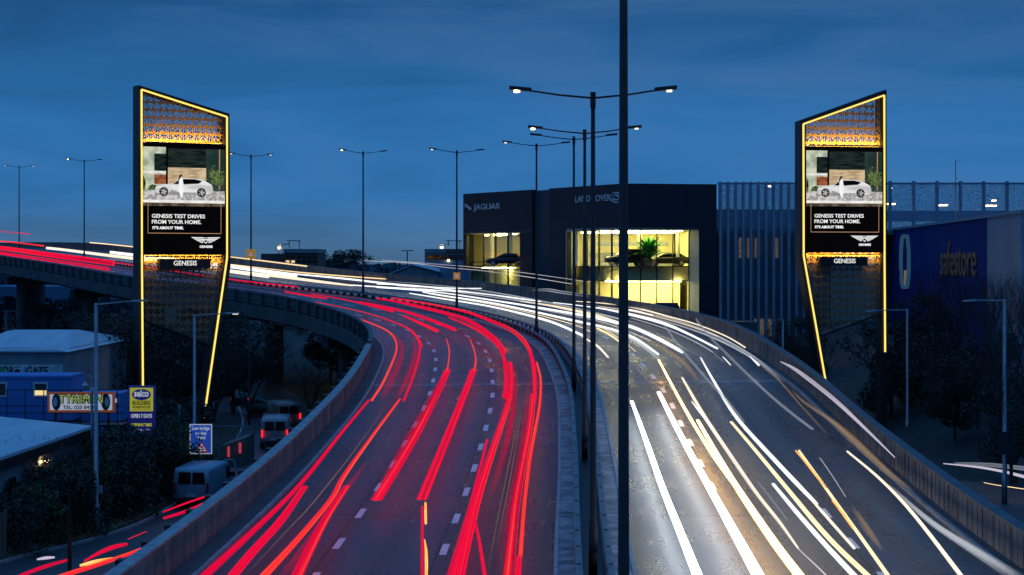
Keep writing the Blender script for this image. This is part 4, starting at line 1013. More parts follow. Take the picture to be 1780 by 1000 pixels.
mb.poly([on3(A,Bp,x,y) for x,y in cat][::-1]); mb.poly([on3(A,Bp,x,y) for x,y in [(808,354),(812,360),(809,362),(811,358)]][::-1]); put(mb,'emblem',M['text_metal'])
mb=MB(); rp=[on3(C_,E_,1073+9*math.cos(k*math.pi/10),344+8.5*math.sin(k*math.pi/10),.12) for k in range(21)]; mb.tube(rp,.09,6)
rp=[on3(C_,E_,1073+5*math.cos(k*math.pi/8),344+4*math.sin(k*math.pi/8),.1) for k in range(17)]; mb.tube(rp,.12,6); put(mb,'emblem',M['text_metal'])

# ------------------------------------------------------------------ vehicles
def loft(st, n=10):
    """st: stations (x, zb, zt, hw, roundness)"""
    mb=MB(); 
    for (x,zb,zt,hw,r) in st:
        h=zt-zb; pts=[(-hw*.92,zb),(-hw,zb+h*.25),(-hw,zb+h*.6),(-hw*(1-r*.35),zb+h*.88),(-hw*(1-r),zt),(hw*(1-r),zt),(hw*(1-r*.35),zb+h*.88),(hw,zb+h*.6),(hw,zb+h*.25),(hw*.92,zb)]
        mb.v += [(x,y,z) for y,z in pts]
    for k in range(len(st)-1):
        for j in range(10):
            jj=(j+1)%10; mb.f.append((k*10+j,k*10+jj,(k+1)*10+jj,(k+1)*10+j)); mb.uv+=[(0,0)]*4; mb.mi.append(0)
    mb.f.append(tuple(reversed(range(10)))); mb.uv+=[(0,0)]*10; mb.mi.append(0)
    e=(len(st)-1)*10; mb.f.append(tuple(e+j for j in range(10))); mb.uv+=[(0,0)]*10; mb.mi.append(0)
    return mb
def wheel(root,x,y,r,w=.22):
    t=MB(); t.tube([(x,y-w/2,r),(x,y+w/2,r)],r,18); to=t.build('wheel',M['tyre'],root)
    s=1 if y>0 else -1; rr=MB(); rr.tube([(x,y+s*w*.4,r),(x,y+s*(w/2+.012),r)],r*.62,12); rr.build('rim',M['rim'],to)
def vehicle(kind,name,label,cat,col,loc,rz,lights='tail',group=None):
    e=empty(name,loc,rz); tag(e,label,cat,group)
    paint=surf('paint_'+name+str(len(bpy.data.materials)),col,tuple(c*.9 for c in col),.3,metal=.2,scale=1,bump=0)
    if kind=='van':
        st=[(-2.6,.45,1.95,.92,.12),(-2.5,.32,2.05,.96,.1),(0.9,.3,2.08,.97,.1),(1.35,.3,1.95,.96,.14),(1.95,.3,1.25,.94,.2),(2.55,.32,1.05,.88,.25),(2.7,.4,.8,.8,.3)]
        loft(st).build('body',paint,e,True)
        g=MB(); g.quad((-2.62,-.7,1.25),(-2.62,-.04,1.25),(-2.60,-.04,1.85),(-2.60,-.65,1.85)); g.build('window',M['glassdark'],e)
        g=MB(); g.quad((-2.62,.04,1.25),(-2.62,.7,1.25),(-2.60,.65,1.85),(-2.60,.04,1.85)); g.build('window',M['glassdark'],e)
        g=MB(); g.box(-2.68,-2.62,-.26,.26,.62,.74); g.build('number_plate',M['jamb'],e)
        g=MB(); g.box(-2.70,-2.58,-.9,.9,.42,.56); g.build('bumper',M['black'],e)
        for s in (-1,1):
            g=MB(); g.quad((.5,s*.99,1.2),(1.45,s*.985,1.2),(1.2,s*.95,1.8),(.5,s*.955,1.85)); g.build('window',M['glassdark'],e)
            g=MB(); g.box(1.3,1.42,min(s*.97,s*1.2),max(s*.97,s*1.2),1.2,1.45); g.build('mirror',M['black'],e)
        g=MB(); g.quad((1.42,-.8,1.88),(1.42,.8,1.88),(1.99,.8,1.27),(1.99,-.8,1.27)); g.build('window',M['glassdark'],e)
        wx=(-1.6,1.7); r=.34; tz=(.8,1.3); bx=-2.64; hx=2.62; hz=.75; yy=.97
    elif kind=='suv':
        st=[(-2.3,.5,1.0,.8,.1),(-2.2,.35,1.15,.9,.1),(0.9,.33,1.12,.93,.1),(2.0,.35,1.02,.9,.15),(2.35,.45,.85,.8,.2)]
        loft(st).build('body',paint,e,True)
        loft([(-2.15,1.1,1.2,.82,.1),(-1.9,1.1,1.72,.78,.14),(.1,1.1,1.76,.78,.14),(.55,1.1,1.66,.76,.16),(1.25,1.08,1.14,.8,.1)]).build('window',M['glassdark'],e,True)
        loft([(-1.95,1.70,1.78,.72,.1),(.2,1.72,1.81,.72,.1)]).build('roof',paint,e)
        wx=(-1.4,1.45); r=.38; tz=(.75,1.1); bx=-2.3; hx=2.28; hz=.8; yy=.9
    else:
        st=[(-2.25,.45,.85,.75,.1),(-2.1,.3,.98,.87,.12),(-.9,.28,.97,.9,.12),(1.0,.28,.92,.9,.14),(1.9,.3,.78,.86,.2),(2.25,.4,.62,.74,.25)]
        loft(st).build('body',paint,e,True)
        loft([(-1.95,.9,.98,.75,.1),(-1.3,.9,1.36,.66,.16),(-.1,.9,1.43,.65,.16),(.4,.9,1.34,.66,.16),(1.15,.88,.95,.76,.1)]).build('window',M['glassdark'],e,True)
        loft([(-1.25,1.34,1.39,.58,.1),(.25,1.37,1.44,.58,.1)]).build('roof',paint,e)
        wx=(-1.35,1.4); r=.32; tz=(.62,.8); bx=-2.24; hx=2.2; hz=.6; yy=.85
    for x in wx:
        for s in (-1,1): wheel(e,x,s*(yy-.08),r)
    for s in (-1,1):
        m=MB(); m.box(bx-.03,bx+.05,s*yy*.86-.055,s*yy*.86+.055,*tz); m.build('tail_light',M['tail'] if lights=='tail' else surf('red_lens',(.3,.01,.01)),e)
        m=MB(); m.box(hx-.02,hx+.08,s*yy*.72-.12,s*yy*.72+.12,hz-.07,hz+.07); m.build('headlight',M['head'] if lights=='head' else M['rim'],e)
    return e
vehicle('suv','showroom_car','dark off-road car on show upstairs behind the near lamp pole','car',(.02,.025,.035),(12.0,190.3,12.02),math.radians(200),'none')
vehicle('car','showroom_car','black saloon car on show at the right end of the upper showroom floor','car',(.012,.012,.015),(16.1,191.6,12.02),math.radians(190),'none')
vehicle('suv','showroom_car','silver-grey car seen lowest, outside below the main showroom window','car',(.25,.25,.27),(14.8,186.0,6.6),math.radians(175),'none')
vehicle('car','showroom_car','dark car on show behind the smaller left window','car',(.04,.02,.03),(-.6,207.6,12.02),math.radians(170),'none')
# terrace outside the showroom, carrying the silver car
tb=MB(); tb.box(2.5,24,180.0,187.3,0,6.58); to_=tb.build('showroom_terrace',M['concrete_d']); tag(to_,'low dark concrete terrace along the foot of the showroom','terrace')
vehicle('van','van','pale blue van on the road below the left parapet','van',(.24,.36,.46),(-15.9,95.5,.01),math.radians(84),'none')
vehicle('van','van','white van under the bend of the viaduct, nearer of two','van',(.32,.32,.36),(-16.0,125,.01),math.radians(95))
vehicle('van','van','tan van farther under the bend, seen over the white one','van',(.2,.15,.13),(-17.3,138,.01),math.radians(110))
G='cars waiting in the dark under the viaduct'
for k,(px,D,lab) in enumerate(((452,150,'dark car under the viaduct, right of the two others with red lights'),(420,160,'dark car under the viaduct, between two sets of red lights'),(395,172,'dark car under the viaduct nearest the right leg of the left tower'))):
    vehicle('car','parked_car',lab,'car',(.03,.03,.035),(X_(px,D),D,.01),math.radians(95),'tail',G)

# ------------------------------------------------------------------ indoor plant
def leafblob(mb,c,r,n,size,rnd,flat=.8,sq=1.0):
    for _ in range(n):
        while True:
            d=Vector((rnd.uniform(-1,1),rnd.uniform(-1,1),rnd.uniform(-1,1)))
            if .05<d.length<1: break
        rad=d.length**.35; d.normalize(); p=Vector(c)+Vector((d.x*r,d.y*r,d.z*r*flat))*rad
        a=Vector((rnd.gauss(0,1),rnd.gauss(0,1),rnd.gauss(0,1))).normalized(); b=a.cross(Vector((rnd.gauss(0,1),rnd.gauss(0,1),rnd.gauss(0,1)))).normalized()
        s=size*rnd.uniform(.6,1.3); mb.quad(p-a*s,p+b*s*.45,p+a*s,p-b*s*.45)
pl=empty('indoor_plant',(14.1,189.6,12.02)); pl.scale=(1.9,1.7,1.45); tag(pl,'bright green bushy palm standing upstairs in the main showroom window','plant')
rnd=random.Random(5); mb=MB()
for k in range(150):
    an=rnd.uniform(0,6.28); el=rnd.uniform(.2,1.4); r=rnd.uniform(.8,1.5); tip=Vector((math.cos(an)*math.cos(el)*r,math.sin(an)*math.cos(el)*r,.5+math.sin(el)*r*1.25)); st=Vector((0,0,.5)); mid=(st+tip)/2+Vector((0,0,.35))
    w=Vector((-math.sin(an),math.cos(an),0))*.08; mb.quad(st-w*.3,st+w*.3,mid+w,mid-w); mb.quad(mid-w,mid+w,tip+w*.2,tip-w*.2)
mb.build('leaves',M['palm'],pl); mb=MB(); mb.tube([(0,0,0),(0,0,.55)],[.3,.38],10); mb.build('pot',M['rim'],pl)

# ------------------------------------------------------------------ car park screen with fins
cp_=empty('car_park',(30,190,0)); tag(cp_,'multi-storey car park with pale upright fins and woven screen behind the right tower','car park')
icp=Matrix.Translation((-30,-190,0))
def putc(mb,name,mat,parent=None):
    mb.v=[tuple(icp@Vector(v)) for v in mb.v]; return mb.build(name,mat,parent or cp_)
x=21.15; k=0
Fy=lambda x:188.2+.04*(x-21)
fins=[]
while x<30.5: fins.append(x); x+=.78
x=X_(1541,190)
while x<55: fins.append(x); x+=2.42
for i_,x in enumerate(fins):
    narrow=x<31
    mb=MB(); w=.26 if narrow else .24; mb.box(x,x+w,Fy(x)-.45,Fy(x)+.1,-.05 if narrow else 15.6,20.65+(.12 if not narrow else 0)); putc(mb,'fin',M['fin'])
mb=MB(); mb.quad((21.1,188.5,.5),(31,188.9,.5),(31,188.9,20.4),(21.1,188.5,20.4)); putc(mb,'screen',M['mesh'])
mb=MB(); mb.quad((38,188.9,15.9),(56,189.6,15.9),(56,189.6,20.6),(38,188.9,20.6)); putc(mb,'screen',M['mesh'])
mb=MB(); mb.box(21.1,56,188.9,189.1,20.42,20.62); mb.box(21.1,56,190,215,15.3,15.8); mb.box(21.1,31.5,189.2,215,9.6,10.0); mb.box(38,56,206,206.4,17.0,18.2); mb.box(22,34,204,204.3,15.8,18.3); putc(mb,'deck',M['paleclad'])
mb=MB(); mb.box(21.1,34,196,196.4,0,15.3); putc(mb,'rear_wall',M['wallgrey'])
LWS=[]
for px in (1285,1300,1313,1345): 
    X=X_(px,195.5); lw=MB(); lw.box(X,X+.5,195.7,195.95,12.9,15.0); LWS.append(lw)
for (px,w_) in ((1312,.7),(1322,.4),(1336,.6)): 
    X=X_(px,195.5); lw=MB(); lw.box(X,X+w_,195.7,195.95,4.6,6.4); LWS.append(lw)
mb=MB(); mb.box(22.5,30,193,193.2,10.0,11.0); putc(mb,'ramp_parapet',M['wallgrey'])
M['litdim']=emit('dim_interior_light',(.75,.55,.34),.20)
for lw in LWS: putc(lw,'lit_opening',M['litdim'])
for (px,py,w_) in ((1548,355,1.0),(1640,357,.9),(1722,358,1.3),(1548,327,.35),(1728,349,.4),(1338,324,.25)):
    D=194; mb=MB(); X=X_(px,D); z=Z_(py,D); mb.box(X-w_/2,X+w_/2,D,D+.25,z-.06,z+.08); putc(mb,'deck_lamp',M['lampwarm'])
mb=MB(); X=X_(1661,196); mb.tube([(X,196,15.8),(X,196,Z_(278,196))],.05,6); mb.tube([(X,196,Z_(279,196)),(X+.8,196,Z_(278,196))],.035,6); mb.tube([(X,196,Z_(310,196)),(X+.4,196,Z_(310,196))],.035,6); ma=mb.build('mast',M['galv']); tag(ma,'thin mast with a short top arm rising above the car park roof','mast')

# ------------------------------------------------------------------ blue storage building, right
b0=(40,197); b1=(34,123); T1=15.7
bb=empty('storage_building',(40,160,0)); tag(bb,'long dark blue storage building seen edge-on at right with tall faint lettering','building')
ib=Matrix.Translation((-40,-160,0))
def putb(mb,name,mat,parent=None):
    mb.v=[tuple(ib@Vector(v)) for v in mb.v]; return mb.build(name,mat,parent or bb)
bc=on(b1,b0,1716)
mb=MB(); mb.wall(b0,bc,-.4,-.05,T1) if False else None
mb=MB(); mb.prism([bc,b0,(58,197),(58,bc[1])],-.05,T1); putb(mb,'wall',M['blueclad'])
mb=MB(); mb.prism([(b1[0],b1[1]),(bc[0],bc[1]-.01),(58,bc[1]-.01),(58,b1[1])],-.05,T1+.02); putb(mb,'end_wall',M['paleclad'])
mb=MB(); mb.prism([(b1[0]-.15,b1[1]-.1),(b0[0]-.15,b0[1]),(b0[0]+.3,b0[1]),(b1[0]+.3,b1[1]-.1)],T1+.02,T1+.25); putb(mb,'parapet_cap',M['paleclad'])
def wallpt(px,py,o=.06):
    a=on(b1,b0,px); return Vector((a[0]-o,a[1]+o*.08,Z_(py,a[1])))
# lettering along the wall (reads from far to near)
M['orange_letters']=surf('faint_orange_letters',(.26,.12,.06),(.2,.09,.04),.6)
M['ltblue']=emit('lit_blue_letter',(.08,.26,.5),.22)
a=on(b1,b0,1637); e_=on(b1,b0,1699); v=Vector((e_[0]-a[0],e_[1]-a[1])); ang=math.atan2(v.y,v.x)
t=text_mesh('lettering','safestore',4.0,M['orange_letters'],bb,tuple(ib@Vector((a[0]-.08,a[1],Z_(478,a[1])))),(math.pi/2,0,ang),.05,.02)
xs=[w.co.x for w in t.data.vertices]; k=v.length/(max(xs)-min(xs)); mn=min(xs)
for w in t.data.vertices: w.co.x=(w.co.x-mn)*k
# tall rounded lit emblem
mb=MB(); ring=[]
for k in range(25):
    an=k*2*math.pi/24; ring.append(wallpt(1576+7*math.cos(an),455+44*max(-1,min(1,1.25*math.sin(an))),.15))
mb.tube(ring,.22,6); putb(mb,'emblem',M['ltblue'])
mb=MB(); mb.poly([wallpt(1573,470,.1),wallpt(1578,470,.1),wallpt(1578,500,.1),wallpt(1573,500,.1)]); putb(mb,'emblem',M['litdim'])

# ------------------------------------------------------------------ grass bank at right
mb=MB(); bank_pts=[(16.5,200,0),(34,200,6.0),(33,150,6.5),(30.5,118,1.5),(30,100,0),(21,132,0),(17,170,0)]
nx,ny=22,26; H={}
for i in range(nx):
    for j in range(ny):
        y=104+j*3.6; xa=(21.5 if y<132 else 21.5-(y-132)*.09)+9.5-6; xb=39.0
        xx=xa+(xb-xa)*i/(nx-1); f=i/(nx-1); g=min(1,max(0,(y-104)/40)); H[i,j]=(xx,y,(6.2*g*min(1,f*1.6))**1.0+random.uniform(-.12,.12)*(0<i<nx-1)+.01)
for i in range(nx-1):
    for j in range(ny-1): mb.quad(H[i,j],H[i+1,j],H[i+1,j+1],H[i,j+1])
o=mb.build('grass_bank',M['grass']); o['kind']='structure'

# ------------------------------------------------------------------ trees
def branch(mb,p,d,l,r,lv,rnd,tips,up=.15,seg=5):
    q=p+d*l; mb.tube([p,p+d*l*.5+Vector((rnd.gauss(0,.04),rnd.gauss(0,.04),0))*l,q],[r,r*.82,r*.62],seg if lv>1 else 3)
    if lv==0: tips.append(q); return
    for k in range(rnd.choice((2,3,3))):
        nd=(d+Vector((rnd.gauss(0,.42),rnd.gauss(0,.42),rnd.gauss(up,.25)))).normalized()
        branch(mb,q if k else p+d*l*rnd.uniform(.6,.95),nd,l*rnd.uniform(.62,.85),r*.6,lv-1,rnd,tips,up,seg)
def leafy_tree(seed,h,r,leaf,n=5200,size=.16):
    rnd=random.Random(seed); e=empty('tree'); mb=MB(); tips=[]
    mb.tube([(0,0,-.1),(0,0,h*.3)],[.2,.15],8)
    for k in range(5):
        a=k*1.257+rnd.random(); branch(mb,Vector((0,0,h*rnd.uniform(.15,.32))),Vector((math.cos(a)*.7,math.sin(a)*.7,.85)).normalized(),h*.24,.09,3,rnd,tips)
    mb.build('trunk',M['bark'],e); cb=MB()
    cl=[Vector((rnd.uniform(-1,1)*r*.75,rnd.uniform(-1,1)*r*.75,rnd.uniform(h*.18,h*.92))) for _ in range(26)]
    for c in cl:
        f=1-abs(c.z/h-.5)*.9; rr=r*rnd.uniform(.28,.5)*f
        leafblob(cb,(c.x*f,c.y*f,c.z),rr,int(n/26),size,rnd)
    for t in tips: leafblob(cb,t,.35,8,size,rnd)
    cb.build('crown',leaf,e); return e
def bare_tree(seed,h,lv=5,n=6,spread=.35,up=.3):
    rnd=random.Random(seed); e=empty('bare_tree'); mb=MB(); tips=[]
    mb.tube([(0,0,-.1),(0,0,h*.12)],[.13,.11],7); mb.build('trunk',M['bark'],e); cb=MB()
    for k in range(n):
        a=k*6.283/n+rnd.random(); branch(cb,Vector((0,0,h*rnd.uniform(.04,.12))),Vector((math.cos(a)*spread,math.sin(a)*spread,1)).normalized(),h*.27,.055,lv,rnd,tips,up,4)
    cb.build('crown',M['twig'],e); return e
protos={'g':leafy_tree(1,9,3.4,M['leaf']),'b':leafy_tree(2,9,3.4,M['leafbrown'],4200,.14),'t':bare_tree(3,8,4,8,.45,.15),'u':bare_tree(4,9,5,7,.25,.35)}
used=set()
def place(kind,px,D,z0,scale,rz,label,cat='tree',group=None,name=None,sz=None):
    o=protos[kind] if kind not in used else copy_tree(protos[kind]); used.add(kind)
    o.location=(X_(px,D),D,z0); o.rotation_euler=(0,0,rz); o.scale=(scale,scale,sz or scale)
    if name: o.name=name
    for q_ in ('group',): 
        if q_ in o: del o[q_]
    tag(o,label,cat,group); return o
GL='dark trees behind the left tower'
rnd=random.Random(11)
for k,(kd,px,D,s_,lab) in enumerate([('b',185,128,1.05,'russet dark tree directly left of the left tower, behind the tall grey lamp'),('b',225,138,1.0,'russet dark tree touching the left edge of the left tower'),('b',285,134,.95,'russet tree seen through the legs of the left tower, left half'),
   ('g',330,140,.95,'dark green tree seen through the legs of the left tower, right half'),('t',372,142,1.15,'leafless twiggy tree just right of the left tower'),('g',405,150,1.0,'dark leafy tree under the viaduct, right of the twiggy one'),
   ('t',432,146,1.1,'leafless tree beside the slim lamp under the viaduct'),('g',120,200,.8,'dark tree between the two middle bridge piers'),('g',75,236,.85,'dark rounded tree seen between piers at far left'),('g',205,175,.9,'dark tree behind the russet ones, under the viaduct edge'),
   ('b',160,142,.75,'small russet tree at the end of the grey far rails'),('g',575,190,.9,'dark tree seen under the bend, left of the last pier'),('t',540,150,.7,'small twiggy tree beside the tan van')]):
    place(kd,px,D,0,s_,rnd.uniform(0,6),lab,'tree',GL)
GR_='bare winter trees in front of the blue building'
for k,(kd,px,D,z0,s_,lab) in enumerate([('u',1775,104,2,1.15,'tall bare tree at the right edge of the photo'),('u',1735,112,3,1.0,'bare tree second from the right edge, against the pale panel'),('u',1700,124,4,.9,'bare tree in front of the last letters on the blue wall'),
   ('u',1660,136,5,.75,'bare tree in front of the middle letters on the blue wall'),('u',1625,150,6,.7,'bare tree between the blue emblem and the lettering'),('u',1758,96,1,.85,'lower bare tree at the right edge beside the lamp'),
   ('b',1640,138,4,.62,'russet leafy tree under the faint lettering'),('g',1700,116,2,.65,'dark leafy tree left of the outermost right lamp'),('g',1600,146,5,.6,'dark leafy tree below the blue emblem'),('g',1765,104,0,.7,'dark leafy tree behind the outermost right lamp'),('b',1735,120,2,.7,'russet tree low between two right-hand lamps'),
   ('g',1660,118,1,.55,'low dark tree on the bank left of the road sign'),('g',1375,175,2,.62,'small dark tree beside the low lamp left of the right tower'),('g',1410,160,2,.5,'small dark tree behind the slanting leg of the right tower'),('g',1549,133,.5,.92,'dark leafy tree hiding the foot of the right tower'),('b',1592,136,.5,.8,'russet dark tree behind the right lamp beside the tower foot'),('t',1612,134,.5,.9,'leafless tree right of the lamp beside the right tower'),('t',1425,146,2,.6,'pale twiggy tree inside the legs of the right tower')]):
    place(kd,px,D,z0,s_,rnd.uniform(0,6),lab,'tree',GR_ if kd=='u' else 'trees on the right-hand bank')
# hedge bushes on the lower left
def bush(seed,leaf,n=3600):
    rnd=random.Random(seed); e=empty('bush'); cb=MB()
    for k in range(14):
        c=(rnd.uniform(-1.1,1.1),rnd.uniform(-1.4,1.4),rnd.uniform(.4,2.1)); leafblob(cb,c,rnd.uniform(.5,.95),n//14,.10,rnd)
    cb.build('foliage',leaf,e); tb=MB(); tips=[]
    for k in range(9): branch(tb,Vector((rnd.uniform(-.9,.9),rnd.uniform(-1,1),0)),Vector((rnd.gauss(0,.2),rnd.gauss(0,.2),1)).normalized(),.95,.025,3,rnd,tips,.3,3)
    tb.build('twigs',M['twig'],e); return e
protos['h']=bush(21,M['leaf']); protos['i']=bush(22,M['ivy']); protos['r']=bush(23,M['leafbrown'])
HB='hedge bushes along the road at lower left'
L_=[('h',15,79,1.0,'dark bush at the left edge, above the timber fence end'),('i',62,81,1.05,'bush with glossy green leaves right of the timber fence end'),('h',100,83,1.1,'dark bush below the small lit wall lamp'),('i',122,86,1.15,'green bush left of the tall grey lamp'),('h',150,88.5,1.25,'dark bush at the foot of the tall grey lamp'),
 ('h',185,90,1.3,'dark bush right of the tall grey lamp'),('r',215,92,1.3,'brownish bush under the blue and yellow sign'),('h',238,95,1.35,'dark bush covering the base of the blue and yellow sign'),('i',262,97,1.3,'green bush right of the blue and yellow sign'),('h',288,99,1.2,'dark bush left of the low-bridge sign'),
 ('r',305,102,1.15,'brownish bush touching the low-bridge sign'),('h',322,106,1.0,'dark bush behind the low-bridge sign post'),('i',40,88,1.15,'green bush in front of the pale warehouse wall, left'),('h',85,93,1.0,'dark bush against the pale warehouse wall'),('h',200,100,1.35,'dark bush behind the one under the blue and yellow sign'),('r',170,97,1.3,'brownish bush behind the tall grey lamp'),
 ('h',245,108,1.3,'dark bush in the back row right of the blue and yellow sign'),('h',290,112,1.3,'dark bush in the back row near the low-bridge sign'),('h',130,95,1.05,'dark bush in the back row near the end of the warehouse'),('r',265,118,1.4,'brownish bush between the tower legs'),('h',315,121,1.4,'dark bush at the right leg of the left tower')]
for (kd,px,D,s_,lab) in L_: place(kd,px,D,0,s_,rnd.uniform(0,6),lab,'bush',HB,sz=s_*rnd.uniform(.95,1.15))
for (px,D,s_,lab) in ((60,84,.6,'thin leafless sapling left, against the warehouse wall'),(88,86,.65,'thin leafless sapling beside the lit wall lamp')):
    place('t',px,D,0,s_,rnd.uniform(0,6),lab,'tree','saplings in the hedge')
# fallen leaves and verge growth: stuff
vb=MB(); rn=random.Random(9); kq=catmull([(p[0],p[1],0) for p in KL],40)
for _ in range(7000):
    p=rn.choice(kq[40:260]); o_=p+Vector((-.3-abs(rn.gauss(0,.9)),rn.uniform(-.5,.5),.13)); a=rn.random()*3; s_=rn.uniform(.03,.07)
    vb.quad(o_+Vector((math.cos(a)*s_,math.sin(a)*s_,0)),o_+Vector((-math.sin(a)*s_,math.cos(a)*s_,rn.random()*.08)),o_-Vector((math.cos(a)*s_,math.sin(a)*s_,0)),o_+Vector((math.sin(a)*s_,-math.cos(a)*s_,rn.random()*.08)))
o=vb.build('fallen_leaves',leafmat('autumn_leaves',(.10,.06,.03),(.3,.2,.09))); tag(o,'strip of fallen leaves along the kerb at lower left','leaves',kind='stuff')
# timber fence end
fe=empty('timber_fence',(-22.4,78,0)); tag(fe,'weathered brown timber fence end at the lower left corner','fence')
for k in range(3):
    mb=MB(); mb.wall((-.9-k*2.0+2.1,-1.2-k*1.2),(-.9-(k+1)*2.0+2.15,-1.2-(k+1)*1.2),.05,.15,2.05); mb.build('panel',M['wood'],fe)
    mb=MB(); mb.box(-.9-k*2.0+2.1,-.9-k*2.0+2.22,-1.3-k*1.2,-1.18-k*1.2,0,2.15); mb.build('post',M['wood'],fe)

# ------------------------------------------------------------------ single street lamps (grey)
def single_lamp(px,D,py_top,arm_px,label,arm_dy=0,z0=0,lit=None,r=.09,mat='galv',group='grey single-arm street lamps'):
    X=X_(px,D); H=Z_(py_top,D)-z0; e=empty('street_lamp',(X,D,z0)); tag(e,label,'street lamp',group)
    mb=MB(); mb.tube([(0,0,0),(0,0,1.5),(0,0,1.52),(0,0,H)],[r*1.5,r*1.5,r,r*.8],10); mb.build('pole',M[mat],e,True)
    ax=arm_px*D/F; dz=-arm_dy*D/F
    mb=MB(); mb.tube([(0,0,H-.08),(ax*.7,0,H+dz*.7)],[.045,.035],6); mb.build('arm',M[mat],e)
    mb=MB(); s=1 if ax>0 else -1; x0,x1=ax*.7,ax; mb.hexa([(x0,-.08,H+dz*.7-.04),(x1,-.12,H+dz-.05),(x1,.12,H+dz-.05),(x0,.08,H+dz*.7-.04)],[(x0,-.05,H+dz*.7+.06),(x1,-.08,H+dz+.03),(x1,.08,H+dz+.03),(x0,.05,H+dz*.7+.06)]); h=mb.build('lamp_head',M[mat],e)
    if lit: mb=MB(); mb.box(min(x0,x1)+abs(x1-x0)*.5,max(x0,x1)-abs(x1-x0)*.1,-.07,.07,H+dz-.09,H+dz-.05); mb.build('lamp',M['lampdim'],h)
    return e
la=single_lamp(167,84,527,88,'tall grey street lamp at lower left with a small white plate on its pole',-5,0,None,.10)
mb=MB(); mb.box(-.33,.33,-.16,-.13,1.95,2.3); mb.build('name_plate',M['jamb'],la)
single_lamp(338,106,547,78,'grey street lamp whose arm crosses the right leg of the left tower',-3,0,True,.09)
single_lamp(433,140,567,45,'slim dark street lamp under the viaduct between the bare trees',-4,0,None,.06,'pole')
single_lamp(1577,128,537,-72,'grey street lamp whose arm crosses the right leg of the right tower',4,0,None,.09)
single_lamp(1746,95,520,-72,'outermost right street lamp, tall and grey, with a sign board on its pole',3,0,None,.10)
single_lamp(1361,150,556,-9,'low grey lamp left of the slanting leg of the right tower',-1,2,None,.08)
sb=empty('road_sign',(X_(1748,94.8),94.6,0)); tag(sb,'back of a dark square road sign beside the outermost right lamp pole','road sign')
mb=MB(); mb.box(-.4,.4,-.03,.03,Z_(790,94.8),Z_(750,94.8)); mb.build('sign_board',M['pole'],sb); mb=MB(); mb.box(-.03,.03,.03,.09,0,Z_(750,94.8)); mb.build('post',M['pole'],sb)

# slim far T lamp and other thin posts
mb=MB(); D=280; X=X_(708,D); mb.tube([(X,D,0),(X,D,Z_(437,D))],.1,6); mb.tube([(X-.9,D,Z_(436,D)),(X+.9,D,Z_(436,D))],.07,5); mb.build('lamp',M['pole']); o=COL.objects[-1]; o=bpy.data.objects['lamp'] if 'lamp' in bpy.data.objects else o
far=[ob for ob in COL.objects if ob.type=='MESH' and ob.parent is None and 'label' not in ob and 'kind' not in ob]
for ob in far: ob.name='street_lamp'; tag(ob,'tiny far twin-headed street lamp standing before the pale gabled hall','street lamp')

# ------------------------------------------------------------------ signs
def board(name,label,px,py,wpx,hpx,D,mat,cat='sign',border=None,post=True,th=.06,bmat=None):
    X=X_(px,D); z=Z_(py,D); w=wpx*D/F/2; h=hpx*D/F/2
    e=empty(name,(X,D,0)); tag(e,label,cat)
    mb=MB(); mb.box(-w,w,0,th,z-h,z+h); b=mb.build('board',mat,e)
    if border:
        mb=MB(); mb.box(-w+border,w-border,-.004,-.001,z-h+border,z+h-border); mb.build('face',bmat,b)
    if post: 
        mb=MB(); mb.tube([(0,th+.06,0),(0,th+.06,z+h*.9)],.05,8); mb.build('post',M['galv'],e)
    return e,b,w,h,z
def put_text(b,body,x,z,size,mat,width=None,bold=0,y=-.012,font_align='CENTER'):
    t=text_mesh('lettering',body,size,mat,b,(x,y,z),UP,.003,bold,font_align)
    if width:
        xs=[v.co.x for v in t.data.vertices]; k=width/(max(xs)-min(xs)); c=(max(xs)+min(xs))/2
        for v in t.data.vertices: v.co.x=(v.co.x-c)*k
    return t
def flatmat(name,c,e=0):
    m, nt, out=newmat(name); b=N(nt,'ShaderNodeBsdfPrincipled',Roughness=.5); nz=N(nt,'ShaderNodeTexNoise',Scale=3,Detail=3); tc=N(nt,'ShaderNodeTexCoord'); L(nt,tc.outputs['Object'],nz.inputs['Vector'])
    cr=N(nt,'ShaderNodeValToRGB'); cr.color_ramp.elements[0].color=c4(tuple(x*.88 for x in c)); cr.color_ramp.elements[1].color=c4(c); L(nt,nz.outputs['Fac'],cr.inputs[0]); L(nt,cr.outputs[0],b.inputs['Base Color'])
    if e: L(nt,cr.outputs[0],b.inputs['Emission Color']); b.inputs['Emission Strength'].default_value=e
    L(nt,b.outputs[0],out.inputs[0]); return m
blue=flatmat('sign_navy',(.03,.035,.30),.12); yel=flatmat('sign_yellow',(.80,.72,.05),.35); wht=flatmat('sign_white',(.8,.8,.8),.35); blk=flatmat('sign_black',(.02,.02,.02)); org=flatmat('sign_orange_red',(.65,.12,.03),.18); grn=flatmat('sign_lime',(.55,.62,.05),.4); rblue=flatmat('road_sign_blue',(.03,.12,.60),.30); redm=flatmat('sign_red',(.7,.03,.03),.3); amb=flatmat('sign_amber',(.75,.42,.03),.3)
def ell(mb,cx,cz,rx,rz_,y,n=28): mb.poly([(cx+rx*math.cos(-2*math.pi*k/n),y,cz+rz_*math.sin(-2*math.pi*k/n)) for k in range(n)])
